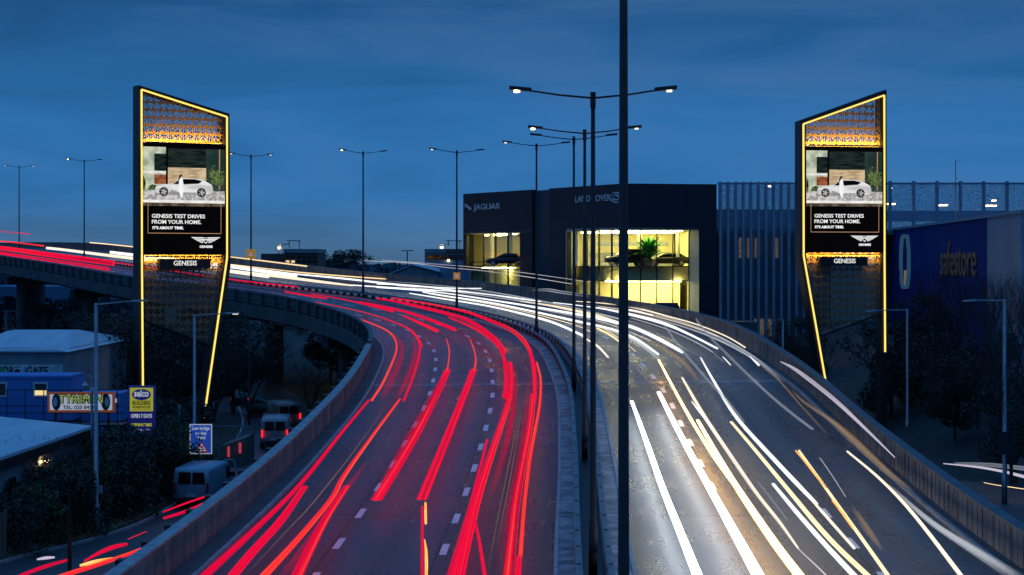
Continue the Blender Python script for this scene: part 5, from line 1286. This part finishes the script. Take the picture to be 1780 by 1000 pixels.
# tall shop sign
e,b,w,h,z=board('shop_sign','tall navy sign with a square yellow panel reading selco, above the hedge',246,717,46,92,100,blue,'sign',None,False,.3)
mb=MB(); mb.box(-w*.88,w*.88,-.012,-.002,z+h*.04,z+h*.93); y1=mb.build('yellow_panel',yel,b)
mb=MB(); ell(mb,0,z+h*.67,w*.72,h*.21,-.02); y2=mb.build('logo_oval',blue,y1)
put_text(y2,'selco',0,z+h*.60,.52,wht,w*1.12,.02,-.03); put_text(y1,'BUILDERS',0,z+h*.29,.26,blk,w*1.36,.008,-.02); put_text(y1,'WAREHOUSE',0,z+h*.155,.2,blk,w*1.36,.004,-.02)
mb=MB(); mb.box(-w*.7,w*.7,-.02,-.014,z+h*.435,z+h*.445); mb.box(-w*.7,w*.7,-.02,-.014,z+h*.10,z+h*.11); mb.build('rule',blk,y1)
put_text(b,'OPEN 7 DAYS',0,z-h*.20,.28,wht,w*1.6,.015,-.01); put_text(b,'OPENING TIMES',0,z-h*.52,.22,yel,w*1.55,.01,-.01)
put_text(b,'MON - FRI',0,z-h*.70,.16,wht,w*1.3,.004,-.01); 
for s in (-1,1): mb=MB(); mb.box(s*w*.8-.08,s*w*.8+.08,.32,.45,0,z+h*.9); mb.build('post',M['galv'],e)
# tyre shop sign
e,b,w,h,z=board('shop_sign','white sign with orange-red border and a tyre at each end, before the blue cabins',141,699.5,116,35,98,org,'sign',.0,False,.15)
mb=MB(); mb.box(-w+.12,w-.12,-.012,-.002,z-h+.12,z+h-.12); f=mb.build('face',wht,b)
put_text(f,'TYREMEN',0,z-.03,.62,blk,w*1.32,.045,-.022); put_text(f,'TYREMEN',0,z-.03,.62,grn,w*1.30,.0,-.034); put_text(f,'TEL: 020 8452',-.12,z-h*.66,.26,blk,w*.95,.006,-.02)
for s in (-1,1):
    mb=MB(); ell(mb,s*w*.74,z+h*.04,.24,.45,-.016); ty=mb.build('tyre_picture',blk,f); mb=MB(); ell(mb,s*w*.74+s*.06,z+h*.04,.11,.26,-.026); mb.build('tyre_hub',M['rim'],ty)
for s in (-1,1): mb=MB(); mb.box(s*w*.8-.06,s*w*.8+.06,.16,.28,0,z); mb.build('post',M['black'],e)
# low bridge sign
e,b,w,h,z=board('road_sign','blue road sign warning of a low bridge, left of the palisade fence',349,763.5,39,52,97,wht,'road sign',.05,True,.05,rblue)
put_text(b,'Low bridge',0,z+h*.62,.26,wht,w*1.55,.008); put_text(b,'x miles',0,z+h*.30,.24,wht,w*1.0,.006); put_text(b,'ahead',0,z+h*.0,.24,wht,w*.8,.006)
def tri(mb,cx,cz,r,y): mb.poly([(cx-r*.9,y,cz-r*.6),(cx+r*.9,y,cz-r*.6),(cx,y,cz+r)])
mb=MB(); tri(mb,.05,z-h*.60,w*.62,-.012); t1=mb.build('warning_triangle',redm,b); mb=MB(); tri(mb,.05,z-h*.61,w*.42,-.018); t2=mb.build('triangle_face',wht,t1); mb=MB(); tri(mb,.05,z-h*.54,-.10,-.022); mb.box(-.08,.18,-.024,-.02,z-h*.74,z-h*.70); mb.build('pictogram',blk,t2)
# signs on the central lamp poles
def pole_sign(D,py,wpx,label,face):
    i=idx_at_depth(D); p=at(i,0,0); px=CX+p.x/p.y*F; e=empty('road_sign',(p.x,p.y-.16,0)); tag(e,label,'road sign'); w=wpx*D/F/2; z=Z_(py,D)
    mb=MB(); mb.box(-w,w,-.03,.01,z-w,z+w); b=mb.build('board',amb,e)
    if face=='tri':
        mb=MB(); tri(mb,0,z-.02,w*.85,-.034); a=mb.build('warning_triangle',redm,b); mb=MB(); tri(mb,0,z-.03,w*.58,-.04); c=mb.build('triangle_face',wht,a); mb=MB(); mb.box(-w*.22,w*.22,-.046,-.043,z-w*.2,z); mb.build('pictogram',blk,c)
    else:
        mb=MB(); ell(mb,0,z,w*.75,w*.75,-.034); a=mb.build('ring',redm,b); mb=MB(); ell(mb,0,z,w*.52,w*.52,-.04); c=mb.build('disc',wht,a); put_text(c,'40',0,z-w*.28,w*.75,blk,w*.7,.0,-.046)
pole_sign(194.7,441.5,16,'amber square sign with a red warning triangle on a lamp pole','tri'); pole_sign(155.8,480,12,'small amber square sign with a red ring on the lamp pole left of the showroom','ring')

# ------------------------------------------------------------------ buildings at left
nb=empty('industrial_unit',(X_(40,112),112,0)); tag(nb,'pale gabled unit with worn green and black lettering at the left edge','building')
D=112; w0=-X_(40,112)
def bxp(mb,px0,px1,py0,py1,D,dep,M4=None): mb.box(X_(px0,D)+w0,X_(px1,D)+w0,0,dep,Z_(py1,D),Z_(py0,D))
mb=MB(); mb.box(X_(-70,D)+w0,X_(112,D)+w0,0,18,0,Z_(612,D)); mb.build('wall',M['wallgrey'],nb)
mb=MB(); zr=Z_(612,D); xa,xb=X_(-70,D)+w0-.2,X_(114,D)+w0+.2; xm=X_(0,D)+w0; mb.hexa([(xa,-.3,zr),(xb,-.3,zr),(xb,18,zr),(xa,18,zr)],[(xa,-.3,zr+.1),(xb-.5,-.3,zr+.14),(xb-.5,18,zr+.14),(xa,18,zr+.1)])
mb.hexa([(xa,2,zr+.15),(xb-.4,2,zr+.15),(xb-.4,18,zr+.15),(xa,18,zr+.15)],[(xm-2,9,zr+.95),(xm+2.2,9,zr+.95),(xm+2.2,11,zr+.95),(xm-2,11,zr+.95)]); mb.build('roof',M['greyroof'],nb)
mb=MB(); mb.box(X_(-70,D)+w0,X_(109,D)+w0,-.03,-.005,Z_(655,D),Z_(634,D)); fb=mb.build('sign_band',surf('worn_white_band',(.75,.8,.78),(.25,.3,.28),.8,scale=1.6),nb)
put_text(fb,'NORTHGATE',X_(38,D)+w0,Z_(652,D),.72,blk,X_(83,D)-X_(-9,D),.01,-.05)
mb=MB(); ell(mb,X_(2,D)+w0,Z_(643,D),.22,.22,-.06); mb.build('green_dot',flatmat('green_paint',(.05,.35,.12)),fb)
mb=MB(); mb.box(X_(28,D)+w0,X_(45,D)+w0,-.5,-.06,Z_(654,D),Z_(639,D)); ac=mb.build('air_conditioner',M['greyroof'],nb); mb=MB(); ell(mb,X_(34,D)+w0,Z_(646,D),.18,.18,-.51); mb.build('fan',M['black'],ac)
cb_=empty('portable_cabin',(X_(60,105),105,0)); tag(cb_,'bright blue site cabin with white-framed windows, one lit, raised behind railings','cabin')
D=105; w0=-X_(60,105)
mb=MB(); mb.box(X_(-60,D)+w0,X_(124,D)+w0,0,3,Z_(731,D),Z_(657,D)); mb.build('body',M['bluebox'],cb_)
mb=MB(); mb.box(X_(-61,D)+w0,X_(125,D)+w0,-.1,3.1,Z_(657,D),Z_(653,D)); mb.build('roof',M['bluebox'],cb_)
mb=MB(); 
for px in range(-55,124,6): mb.box(X_(px,D)+w0,X_(px,D)+w0+.05,-.03,-.004,Z_(730,D),Z_(659,D))
mb.build('rib',M['bluebox'],cb_)
for (px0,px1,lit) in ((-8,13,False),(58,84,True)):
    mb=MB(); mb.box(X_(px0,D)+w0,X_(px1,D)+w0,-.07,-.035,Z_(690,D),Z_(664,D)); wf=mb.build('window',flatmat('white_frame'+str(px0),(.6,.62,.65)),cb_)
    mb=MB(); mb.box(X_(px0+3,D)+w0,X_(px1-3,D)+w0,-.085,-.073,Z_(687,D),Z_(678 if lit else 667,D)); mb.build('pane',M['lit'] if lit else M['glassdark'],wf)
    if lit: mb=MB(); mb.box(X_(px0+3,D)+w0,X_(px1-3,D)+w0,-.085,-.073,Z_(677,D),Z_(667,D)); mb.build('pane',M['glassdark'],wf)
mb=MB(); mb.box(X_(-60,D)+w0,X_(124,D)+w0,.2,2.8,0,Z_(732,D)); mb.build('base',M['black'],cb_)
c2=empty('portable_cabin',(X_(175,107),107,0)); tag(c2,'smaller blue cabin right of the long one, mostly behind the tyre sign','cabin')
D=107; w0=-X_(175,107); mb=MB(); mb.box(X_(128,D)+w0,X_(209,D)+w0,0,3,Z_(732,D),Z_(684,D)); mb.build('body',M['bluebox'],c2); mb=MB(); mb.box(X_(196,D)+w0,X_(204,D)+w0,-.05,-.01,Z_(700,D),Z_(693,D)); mb.build('window',wht,c2); mb=MB(); mb.box(X_(134,D)+w0,X_(180,D)+w0,.1,2.9,0,Z_(733,D)); mb.build('base',M['bluebox'],c2)
rl=empty('railing',(X_(60,102),102,0)); tag(rl,'thin black railing in front of the long blue cabin','railing'); D=102; w0=-X_(60,102)
for py in (678,706,718):
    mb=MB(); mb.tube([(X_(-40,D)+w0,0,Z_(py,D)),(X_(215,D)+w0,0,Z_(py,D))],.03,5); mb.build('rail',M['black'],rl)
for px in range(-20,215,32):
    mb=MB(); mb.tube([(X_(px,D)+w0,0,Z_(738,D)),(X_(px,D)+w0,0,Z_(677,D))],.03,5); mb.build('baluster',M['black'],rl)
mb=MB(); mb.box(X_(-40,D)+w0,X_(215,D)+w0,-.3,1.5,Z_(742,D),Z_(738,D)); mb.build('walkway',M['black'],rl)
for px in (-20,60,140,200): mb=MB(); mb.box(X_(px,D)+w0,X_(px,D)+w0+.12,0,.12,0,Z_(742,D)); mb.build('leg',M['black'],rl)
# warehouse with pale roof
wh=empty('warehouse',(-28,90,0)); tag(wh,'low warehouse with a pale blue-grey roof and one small lit wall lamp, lower left','warehouse'); iw=Matrix.Translation((28,-90,0))
def putw(mb,name,mat): mb.v=[tuple(iw@Vector(v)) for v in mb.v]; return mb.build(name,mat,wh)
e0,e1=(-22.0,79),(-21.5,94)
mb=MB(); mb.prism([(-21.9,79),(-21.4,94),(-27.7,99.6),(-40,99.6),(-40,79)],3.98,4.12); putw(mb,'roof',M['greyroof'])
mb=MB(); mb.wall(e0,(e1[0],e1[1]),-.12,3.55,3.975); mb.wall((-21.4,94.1),(-27.7,99.7),.1,3.5,3.97); putw(mb,'gutter',M['black'])
mb=MB(); mb.prism([(-22.3,79.2),(-21.85,93.9),(-27.7,99.3),(-39.8,99.3),(-39.8,79.2)],-.05,3.96); putw(mb,'wall',M['wallgrey'])
mb=MB(); mb.box(-22.05,-21.95,80.7,81.5,1.7,3.0); putw(mb,'window',M['glassdark'])
mb=MB(); mb.box(-22.1,-21.75,86.0,86.5,3.1,3.18); lw_=putw(mb,'wall_lamp',M['lampwarm'])
# far low rails / bridge behind the cabins
mb=MB(); D=175; X0,X1=X_(-60,D),X_(160,D)
rb_=empty('low_bridge',(X0,D,0)); tag(rb_,'grey-blue low footbridge with long horizontal rails behind the cabins','bridge')
for (a,b) in ((597,602),(606,610),(614,619)):
    mb=MB(); mb.box(0,X1-X0,0,.3,Z_(b,D),Z_(a,D)); mb.build('rail',M['wallgrey'],rb_)
mb=MB()
for k in range(5): mb.box(k*2.9,k*2.9+.3,.3,.6,0,Z_(597,D))
mb.build('post',M['wallgrey'],rb_)
# lattice gantry far left with mast
D=300; mb=MB(); X0,X1=X_(5,D),X_(56,D); zt,zb=Z_(541,D),Z_(556,D)
ga=empty('lattice_gantry',(X0,D,0)); tag(ga,'pale lattice gantry seen between the piers at far left','gantry')
for (z0,z1) in ((zt,zb),(zb,Z_(572,D))):
    mb=MB(); n=6; wd=(X1-X0)/n
    for k in range(n): mb.tube([(k*wd,0,z1),(k*wd+wd/2,0,z0),(k*wd+wd,0,z1)],.09,4)
    mb.tube([(0,0,z0),(X1-X0,0,z0)],.12,4); mb.tube([(0,0,z1),(X1-X0,0,z1)],.12,4); mb.build('truss',M['jamb'],ga)
mb=MB(); mb.tube([(.5,0,0),(.5,0,Z_(541,D))],.25,5); mb.tube([(X1-X0-1,0,0),(X1-X0-1,0,Z_(541,D))],.25,5); mb.build('leg',M['jamb'],ga)
D=290; mb=MB(); mb.tube([(X_(35,D),D,0),(X_(35,D),D,Z_(495,D))],.12,5); o=mb.build('mast',M['jamb']); tag(o,'thin pale mast rising behind the lattice gantry','mast')
mb=MB(); mb.tube([(X_(22,D),D+4,0),(X_(22,D),D+4,Z_(570,D))],.1,5); o=mb.build('marker_post',emit('orange_glow_post',(.8,.4,.15),.35)); tag(o,'thin orange-lit post below the lattice gantry','post')
# added backdrop block, coloured as far blue haze
D=420; mb=MB(); mb.box(X_(-60,D),X_(240,D),D,D+30,0,Z_(503,D)+.6); o=mb.build('far_haze_block',surf('haze_blue_backdrop',(.10,.20,.33),(.07,.15,.26),.9,scale=.05)); tag(o,'added block coloured as far blue haze, glimpsed between the viaduct piers','haze backdrop')

# curved swan-neck lamp on camera post
e=empty('swan_neck_lamp',(X_(160,92),92,0)); tag(e,'swan-neck lamp on a short grey pole left of the tall grey lamp','lamp'); H=Z_(672,92)
mb=MB(); mb.tube([(0,0,0),(0,0,H)],.07,8); mb.build('pole',M['galv'],e); mb=MB(); mb.tube([(0,0,H)]+[(-.17+.17*math.cos(a),0,H+.35+.2*math.sin(a)) for a in (0,.6,1.2,1.9,2.5,3.1)]+[(-.34,0,H+.2)],.035,6); mb.build('neck',M['galv'],e)
mb=MB(); mb.tube([(-.34,0,H+.22),(-.34,0,H+.05)],[.06,.17],10); mb.build('lamp_shade',M['jamb'],e)
mb=MB(); mb.box(-.09,.12,-.1,-.07,H-.25,H-.02); mb.build('box',M['jamb'],e)
# CCTV / short pole near low-bridge sign
D=112; mb=MB(); mb.tube([(X_(312,D),D,0),(X_(312,D),D,Z_(712,D))],.07,6); mb.box(X_(309.5,D),X_(314.5,D),D-.12,D+.12,Z_(712,D),Z_(704,D)); o=mb.build('camera_post',M['galv']); tag(o,'short pale post with a small camera housing left of the low-bridge sign','camera post')
# dark thin post at bottom left
D=74; mb=MB(); mb.tube([(X_(121,D),D,0),(X_(121,D),D,Z_(900,D)),(X_(121,D),D,Z_(852,D))],[.09,.08,.05],8); o=mb.build('traffic_post',M['black']); tag(o,'dark thin post standing in the red traffic light streaks at lower left','post')
# cabinet compound and palisade fence
cc=empty('steel_enclosure',(X_(404,112),112,0)); tag(cc,'grey-green steel enclosure with two red reflectors, right of the low-bridge sign','enclosure'); D=112; w0=-X_(404,112)
mb=MB(); mb.hexa([(X_(383,D)+w0,0,0),(X_(426,D)+w0,.6,0),(X_(426,D)+w0,4,0),(X_(383,D)+w0,4,0)],[(X_(383,D)+w0,0,Z_(777,D)),(X_(426,D)+w0,.6,Z_(762,D)),(X_(426,D)+w0,4,Z_(762,D)),(X_(383,D)+w0,4,Z_(777,D))]); mb.build('wall',surf('grey_green_steel',(.09,.13,.13),(.06,.09,.09),.6,scale=1),cc)
for px,py in ((395,786),(414,780)): mb=MB(); mb.box(X_(px,D)+w0,X_(px+3.5,D)+w0,.0,.4,Z_(py+9,D),Z_(py-9,D)); mb.v=[(v[0],v[1]-.05+(.3 if px>400 else .12),v[2]) for v in mb.v]; mb.box(0,.01,.5,.51,.5,.51); mb.build('reflector',emit('red_reflector'+str(px),(.8,.08,.12),.5),cc)
pf=empty('palisade_fence',(X_(400,118),118,0)); tag(pf,'grey palisade fence with pointed bars behind the steel enclosure','fence'); D=118; w0=-X_(400,118)
for k,px in enumerate(range(366,436,4)):
    x=X_(px,D)+w0; zt=Z_(758-.15*(px-366),D); mb=MB(); mb.box(x,x+.08,0,.03,.05,zt-.12); mb.poly([(x,0,zt-.12),(x+.08,0,zt-.12),(x+.04,0,zt)]); mb.build('bar',M['galv'],pf)
mb=MB(); mb.box(X_(364,D)+w0,X_(436,D)+w0,.03,.08,.5,.6); mb.box(X_(364,D)+w0,X_(436,D)+w0,.03,.08,1.9,2.0); mb.build('rail',M['galv'],pf)
# orange marker / guard rail by the van
e=empty('hoop_barrier',(X_(398,106),106,0)); tag(e,'pale hoop barrier with rounded top beside the steel enclosure','barrier'); mb=MB(); pts=[(-.35,0,0),(-.35,0,.95),(-.25,0,1.1),(.25,0,1.1),(.35,0,.95),(.35,0,0)]; mb.tube([Vector(p)*1.0 for p in pts],.035,6); mb.build('hoop',M['jamb'],e); mb=MB(); mb.tube([(-.35,0,.55),(.35,0,.55)],.025,5); mb.build('crossbar',M['jamb'],e)

# ------------------------------------------------------------------ far skyline
def fbox(mb,px0,px1,py,D,dep=14): mb.box(X_(px0,D),X_(px1,D),D,D+dep,0,Z_(py,D))
fb_=empty('office_block',(0,0,0)); fb_.location=(X_(500,340),340,0); tag(fb_,'dark brick block with a pale top storey, right of the yellow warning sign','building'); D=340; w0=-X_(500,340)
def fx(mb,px0,px1,py0,py1,y0=0,y1=14): mb.box(X_(px0,D)+w0,X_(px1,D)+w0,y0,y1,Z_(py1,D) if py1 else 0,Z_(py0,D))
mb=MB(); fx(mb,451,493,441,None,2,14); fx(mb,493.2,553,440,None); mb.build('wall',M['brick'],fb_)
mb=MB(); fx(mb,493,554,433,439.8,-.3,14); mb.build('top_storey',M['wallgrey'],fb_)
for r_ in range(3):
    for c_ in range(6): mb=MB(); fx(mb,497+c_*9.4,503+c_*9.4,445+r_*8,449+r_*8,-.12,.0); mb.build('window',M['lit'] if (r_==1 and c_ in(0,1)) else M['glassdark'],fb_)
mb=MB(); zz=Z_(433,D)
for px in (480,486,498,516): mb.tube([(X_(px,D)+w0,4,Z_(441,D)),(X_(px,D)+w0,4,Z_(418 if px>490 else 425,D))],.1,4)
mb.tube([(X_(480,D)+w0,4,Z_(425,D)),(X_(498,D)+w0,4,Z_(424,D))],.1,4); mb.tube([(X_(494,D)+w0,4,Z_(418,D)),(X_(518,D)+w0,4,Z_(418,D))],.1,4); mb.build('roof_frame',M['galv'],fb_)
mb=MB(); mb.box(X_(479,D)+w0,X_(482.5,D)+w0,3.6,3.9,Z_(432.5,D),Z_(429,D)); mb.build('roof_lamp',M['lampwarm'],fb_)
f2=empty('office_block',(X_(780,330),330,0)); tag(f2,'pale far block with a brown top band, touching the left end of the showroom','building'); D=330; w0=-X_(780,330)
mb=MB(); fx(mb,738,830,440,None); mb.build('wall',M['paleclad'],f2); mb=MB(); fx(mb,738,775,433,439.8,-.2,14); mb.build('top_storey',M['wallgrey'],f2); mb=MB(); fx(mb,775.2,830,433,439.6,-.25,14); mb.build('top_band',M['brick'],f2)
mb=MB(); fx(mb,742,822,443,452,-.1,-.01); mb.build('window',M['glassdark'],f2)
mb=MB()
for px in (762,778,798): mb.tube([(X_(px,D)+w0,4,Z_(433,D)),(X_(px,D)+w0,4,Z_(418 if px>770 else 425,D))],.09,4)
mb.tube([(X_(762,D)+w0,4,Z_(425,D)),(X_(780,D)+w0,4,Z_(424,D))],.09,4); mb.tube([(X_(774,D)+w0,4,Z_(418,D)),(X_(802,D)+w0,4,Z_(418,D))],.09,4); mb.build('roof_frame',M['galv'],f2)
mb=MB(); mb.box(X_(765,D)+w0,X_(768.5,D)+w0,3.6,3.9,Z_(432,D),Z_(428.5,D)); mb.box(X_(778,D)+w0,X_(781,D)+w0,-.3,-.15,Z_(454,D),Z_(451.5,D)); mb.build('roof_lamp',M['lampwarm'],f2)
f3=empty('gabled_hall',(X_(715,250),250,0)); tag(f3,'pale gabled hall low behind the road, left of the showroom','hall'); D=250; w0=-X_(715,250)
def hp(px,py): return (X_(px,D)+w0,Z_(py,D))
mb=MB(); pts=[hp(650,520),hp(800,520),hp(762,473),hp(716,461),hp(664,482)]
n=len(pts); 
def extr(mb,pts,y0,y1):
    i=len(mb.v); n=len(pts); mb.v+=[(p[0],y0,p[1]) for p in pts]+[(p[0],y1,p[1]) for p in pts]
    mb.f.append(tuple(i+k for k in range(n))); mb.uv+=[(0,0)]*n; mb.mi.append(0); mb.f.append(tuple(i+n+k for k in reversed(range(n)))); mb.uv+=[(0,0)]*n; mb.mi.append(0)
    for k in range(n): j=(k+1)%n; mb.f.append((i+k,i+n+k,i+n+j,i+j)); mb.uv+=[(0,0)]*4; mb.mi.append(0)
extr(mb,[hp(664,530),hp(762,530),hp(762,473),hp(716,461),hp(664,482)],0,25); mb.build('wall',M['wallgrey'],f3)
mb=MB(); extr(mb,[hp(661,484),hp(661,482),hp(716,459.6),hp(765,472),hp(765,474),hp(716,461.2)],-.3,25); mb.build('roof',M['greyroof'],f3)
mb=MB(); mb.box(X_(763,D)+w0,X_(822,D)+w0,2,20,0,Z_(458,D)); mb.build('annexe',M['paleclad'],f3)
# far woods along the skyline: stuff
def wood(name,label,spans,mat):
    rn=random.Random(31); mb=MB()
    for (px0,px1,pyt,D) in spans:
        px=px0
        while px<px1:
            r=rn.uniform(2.5,5.5)*D/600; X=X_(px,D); zt=Z_(pyt+rn.uniform(-3,3),D)
            for _ in range(70):
                d=Vector((rn.gauss(0,1),rn.gauss(0,1),rn.gauss(0,1))).normalized(); p=Vector((X+d.x*r*1.2,D+d.y*r*2,zt-r+d.z*r)); s=rn.uniform(.6,1.3)*D/600
                a=Vector((rn.gauss(0,1),rn.gauss(0,.4),rn.gauss(0,1))).normalized(); b=a.cross(Vector((rn.gauss(0,.3),1,rn.gauss(0,.3)))).normalized(); mb.quad(p-a*s,p-b*s,p+a*s,p+b*s)
            mb.box(X-r*1.3,X+r*1.3,D+r,D+r*3,0,zt-r*.7); px+=r/D*F*1.1
    o=mb.build(name,mat); tag(o,label,'woodland',kind='stuff')
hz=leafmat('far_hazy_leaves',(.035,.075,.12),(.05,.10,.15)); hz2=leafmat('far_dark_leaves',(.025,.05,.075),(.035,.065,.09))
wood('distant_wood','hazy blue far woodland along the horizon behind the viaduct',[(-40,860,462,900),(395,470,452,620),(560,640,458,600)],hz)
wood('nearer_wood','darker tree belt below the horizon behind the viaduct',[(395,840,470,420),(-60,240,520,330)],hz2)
for px,D,lab in ((585,560,'tiny far tower-like tree rising over the far woodland, left one'),(605,560,'tiny far rounded tree over the far woodland, right one'),(815,300,'small dark tree at the left foot of the showroom')):
    place('g',px,D,0,1.9 if D>500 else 1.1,px,lab,'tree','small far trees on the skyline')
# ------------------------------------------------------------------ camera, sky, sun
cam=bpy.data.cameras.new('camera'); co=bpy.data.objects.new('camera',cam); COL.objects.link(co)
co.location=(0,0,CZ); co.rotation_euler=(math.pi/2,0,0); cam.sensor_width=36; cam.lens=F/1780*36; cam.shift_y=-45/1780; cam.clip_end=9000; cam.clip_start=.5
S.camera=co
w=bpy.data.worlds.new('World'); S.world=w; w.use_nodes=True; nt=w.node_tree; nt.nodes.clear()
out=nt.nodes.new('ShaderNodeOutputWorld'); bg=nt.nodes.new('ShaderNodeBackground'); L(nt,bg.outputs[0],out.inputs[0])
tc=N(nt,'ShaderNodeTexCoord'); sp_=N(nt,'ShaderNodeSeparateXYZ'); L(nt,tc.outputs['Generated'],sp_.inputs[0])
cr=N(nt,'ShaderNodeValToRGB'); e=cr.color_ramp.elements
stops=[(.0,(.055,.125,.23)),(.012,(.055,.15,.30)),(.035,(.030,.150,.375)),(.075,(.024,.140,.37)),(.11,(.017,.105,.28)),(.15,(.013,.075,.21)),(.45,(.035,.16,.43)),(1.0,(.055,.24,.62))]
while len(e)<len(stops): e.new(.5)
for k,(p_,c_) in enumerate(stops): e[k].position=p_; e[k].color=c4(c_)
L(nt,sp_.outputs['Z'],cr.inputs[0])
mp=N(nt,'ShaderNodeMapping'); mp.inputs['Scale'].default_value=(3,3,17); L(nt,tc.outputs['Generated'],mp.inputs[0])
nz=N(nt,'ShaderNodeTexNoise',Scale=1.5,Detail=7,Roughness=.52,Distortion=.9); L(nt,mp.outputs[0],nz.inputs['Vector'])
cl=N(nt,'ShaderNodeMapRange'); cl.inputs['From Min'].default_value=.32; cl.inputs['From Max'].default_value=.7; cl.inputs['To Min'].default_value=.78; cl.inputs['To Max'].default_value=1.16
L(nt,nz.outputs['Fac'],cl.inputs['Value'])
mul=N(nt,'ShaderNodeVectorMath',operation='SCALE'); L(nt,cr.outputs[0],mul.inputs[0]); L(nt,cl.outputs[0],mul.inputs['Scale'])
# greyer cloud veils
mixc=N(nt,'ShaderNodeMix',data_type='RGBA'); mixc.blend_type='MIX'
v2=N(nt,'ShaderNodeMapRange'); v2.inputs['From Min'].default_value=.48; v2.inputs['From Max'].default_value=.72; v2.inputs['To Max'].default_value=.5
L(nt,nz.outputs['Fac'],v2.inputs['Value']); L(nt,v2.outputs[0],mixc.inputs['Factor']); L(nt,mul.outputs[0],mixc.inputs['A']); mixc.inputs['B'].default_value=(.050,.115,.235,1)
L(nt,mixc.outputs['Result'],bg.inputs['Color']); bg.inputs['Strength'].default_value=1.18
sd=bpy.data.lights.new('sun','SUN'); sd.energy=.02; sd.angle=math.radians(20); sd.color=(.6,.75,1); so=bpy.data.objects.new('sun',sd); COL.objects.link(so); so.rotation_euler=(math.radians(35),0,math.radians(-60))
S.view_settings.view_transform='Standard'; S.view_settings.look='None'; S.view_settings.exposure=0; S.view_settings.gamma=1
S.render.engine='CYCLES'
cy=S.cycles; cy.use_denoising=True; cy.max_bounces=6; cy.transparent_max_bounces=24; cy.diffuse_bounces=2; cy.glossy_bounces=3; cy.sample_clamp_indirect=3; cy.use_light_tree=True
cy.caustics_reflective=False; cy.caustics_refractive=False
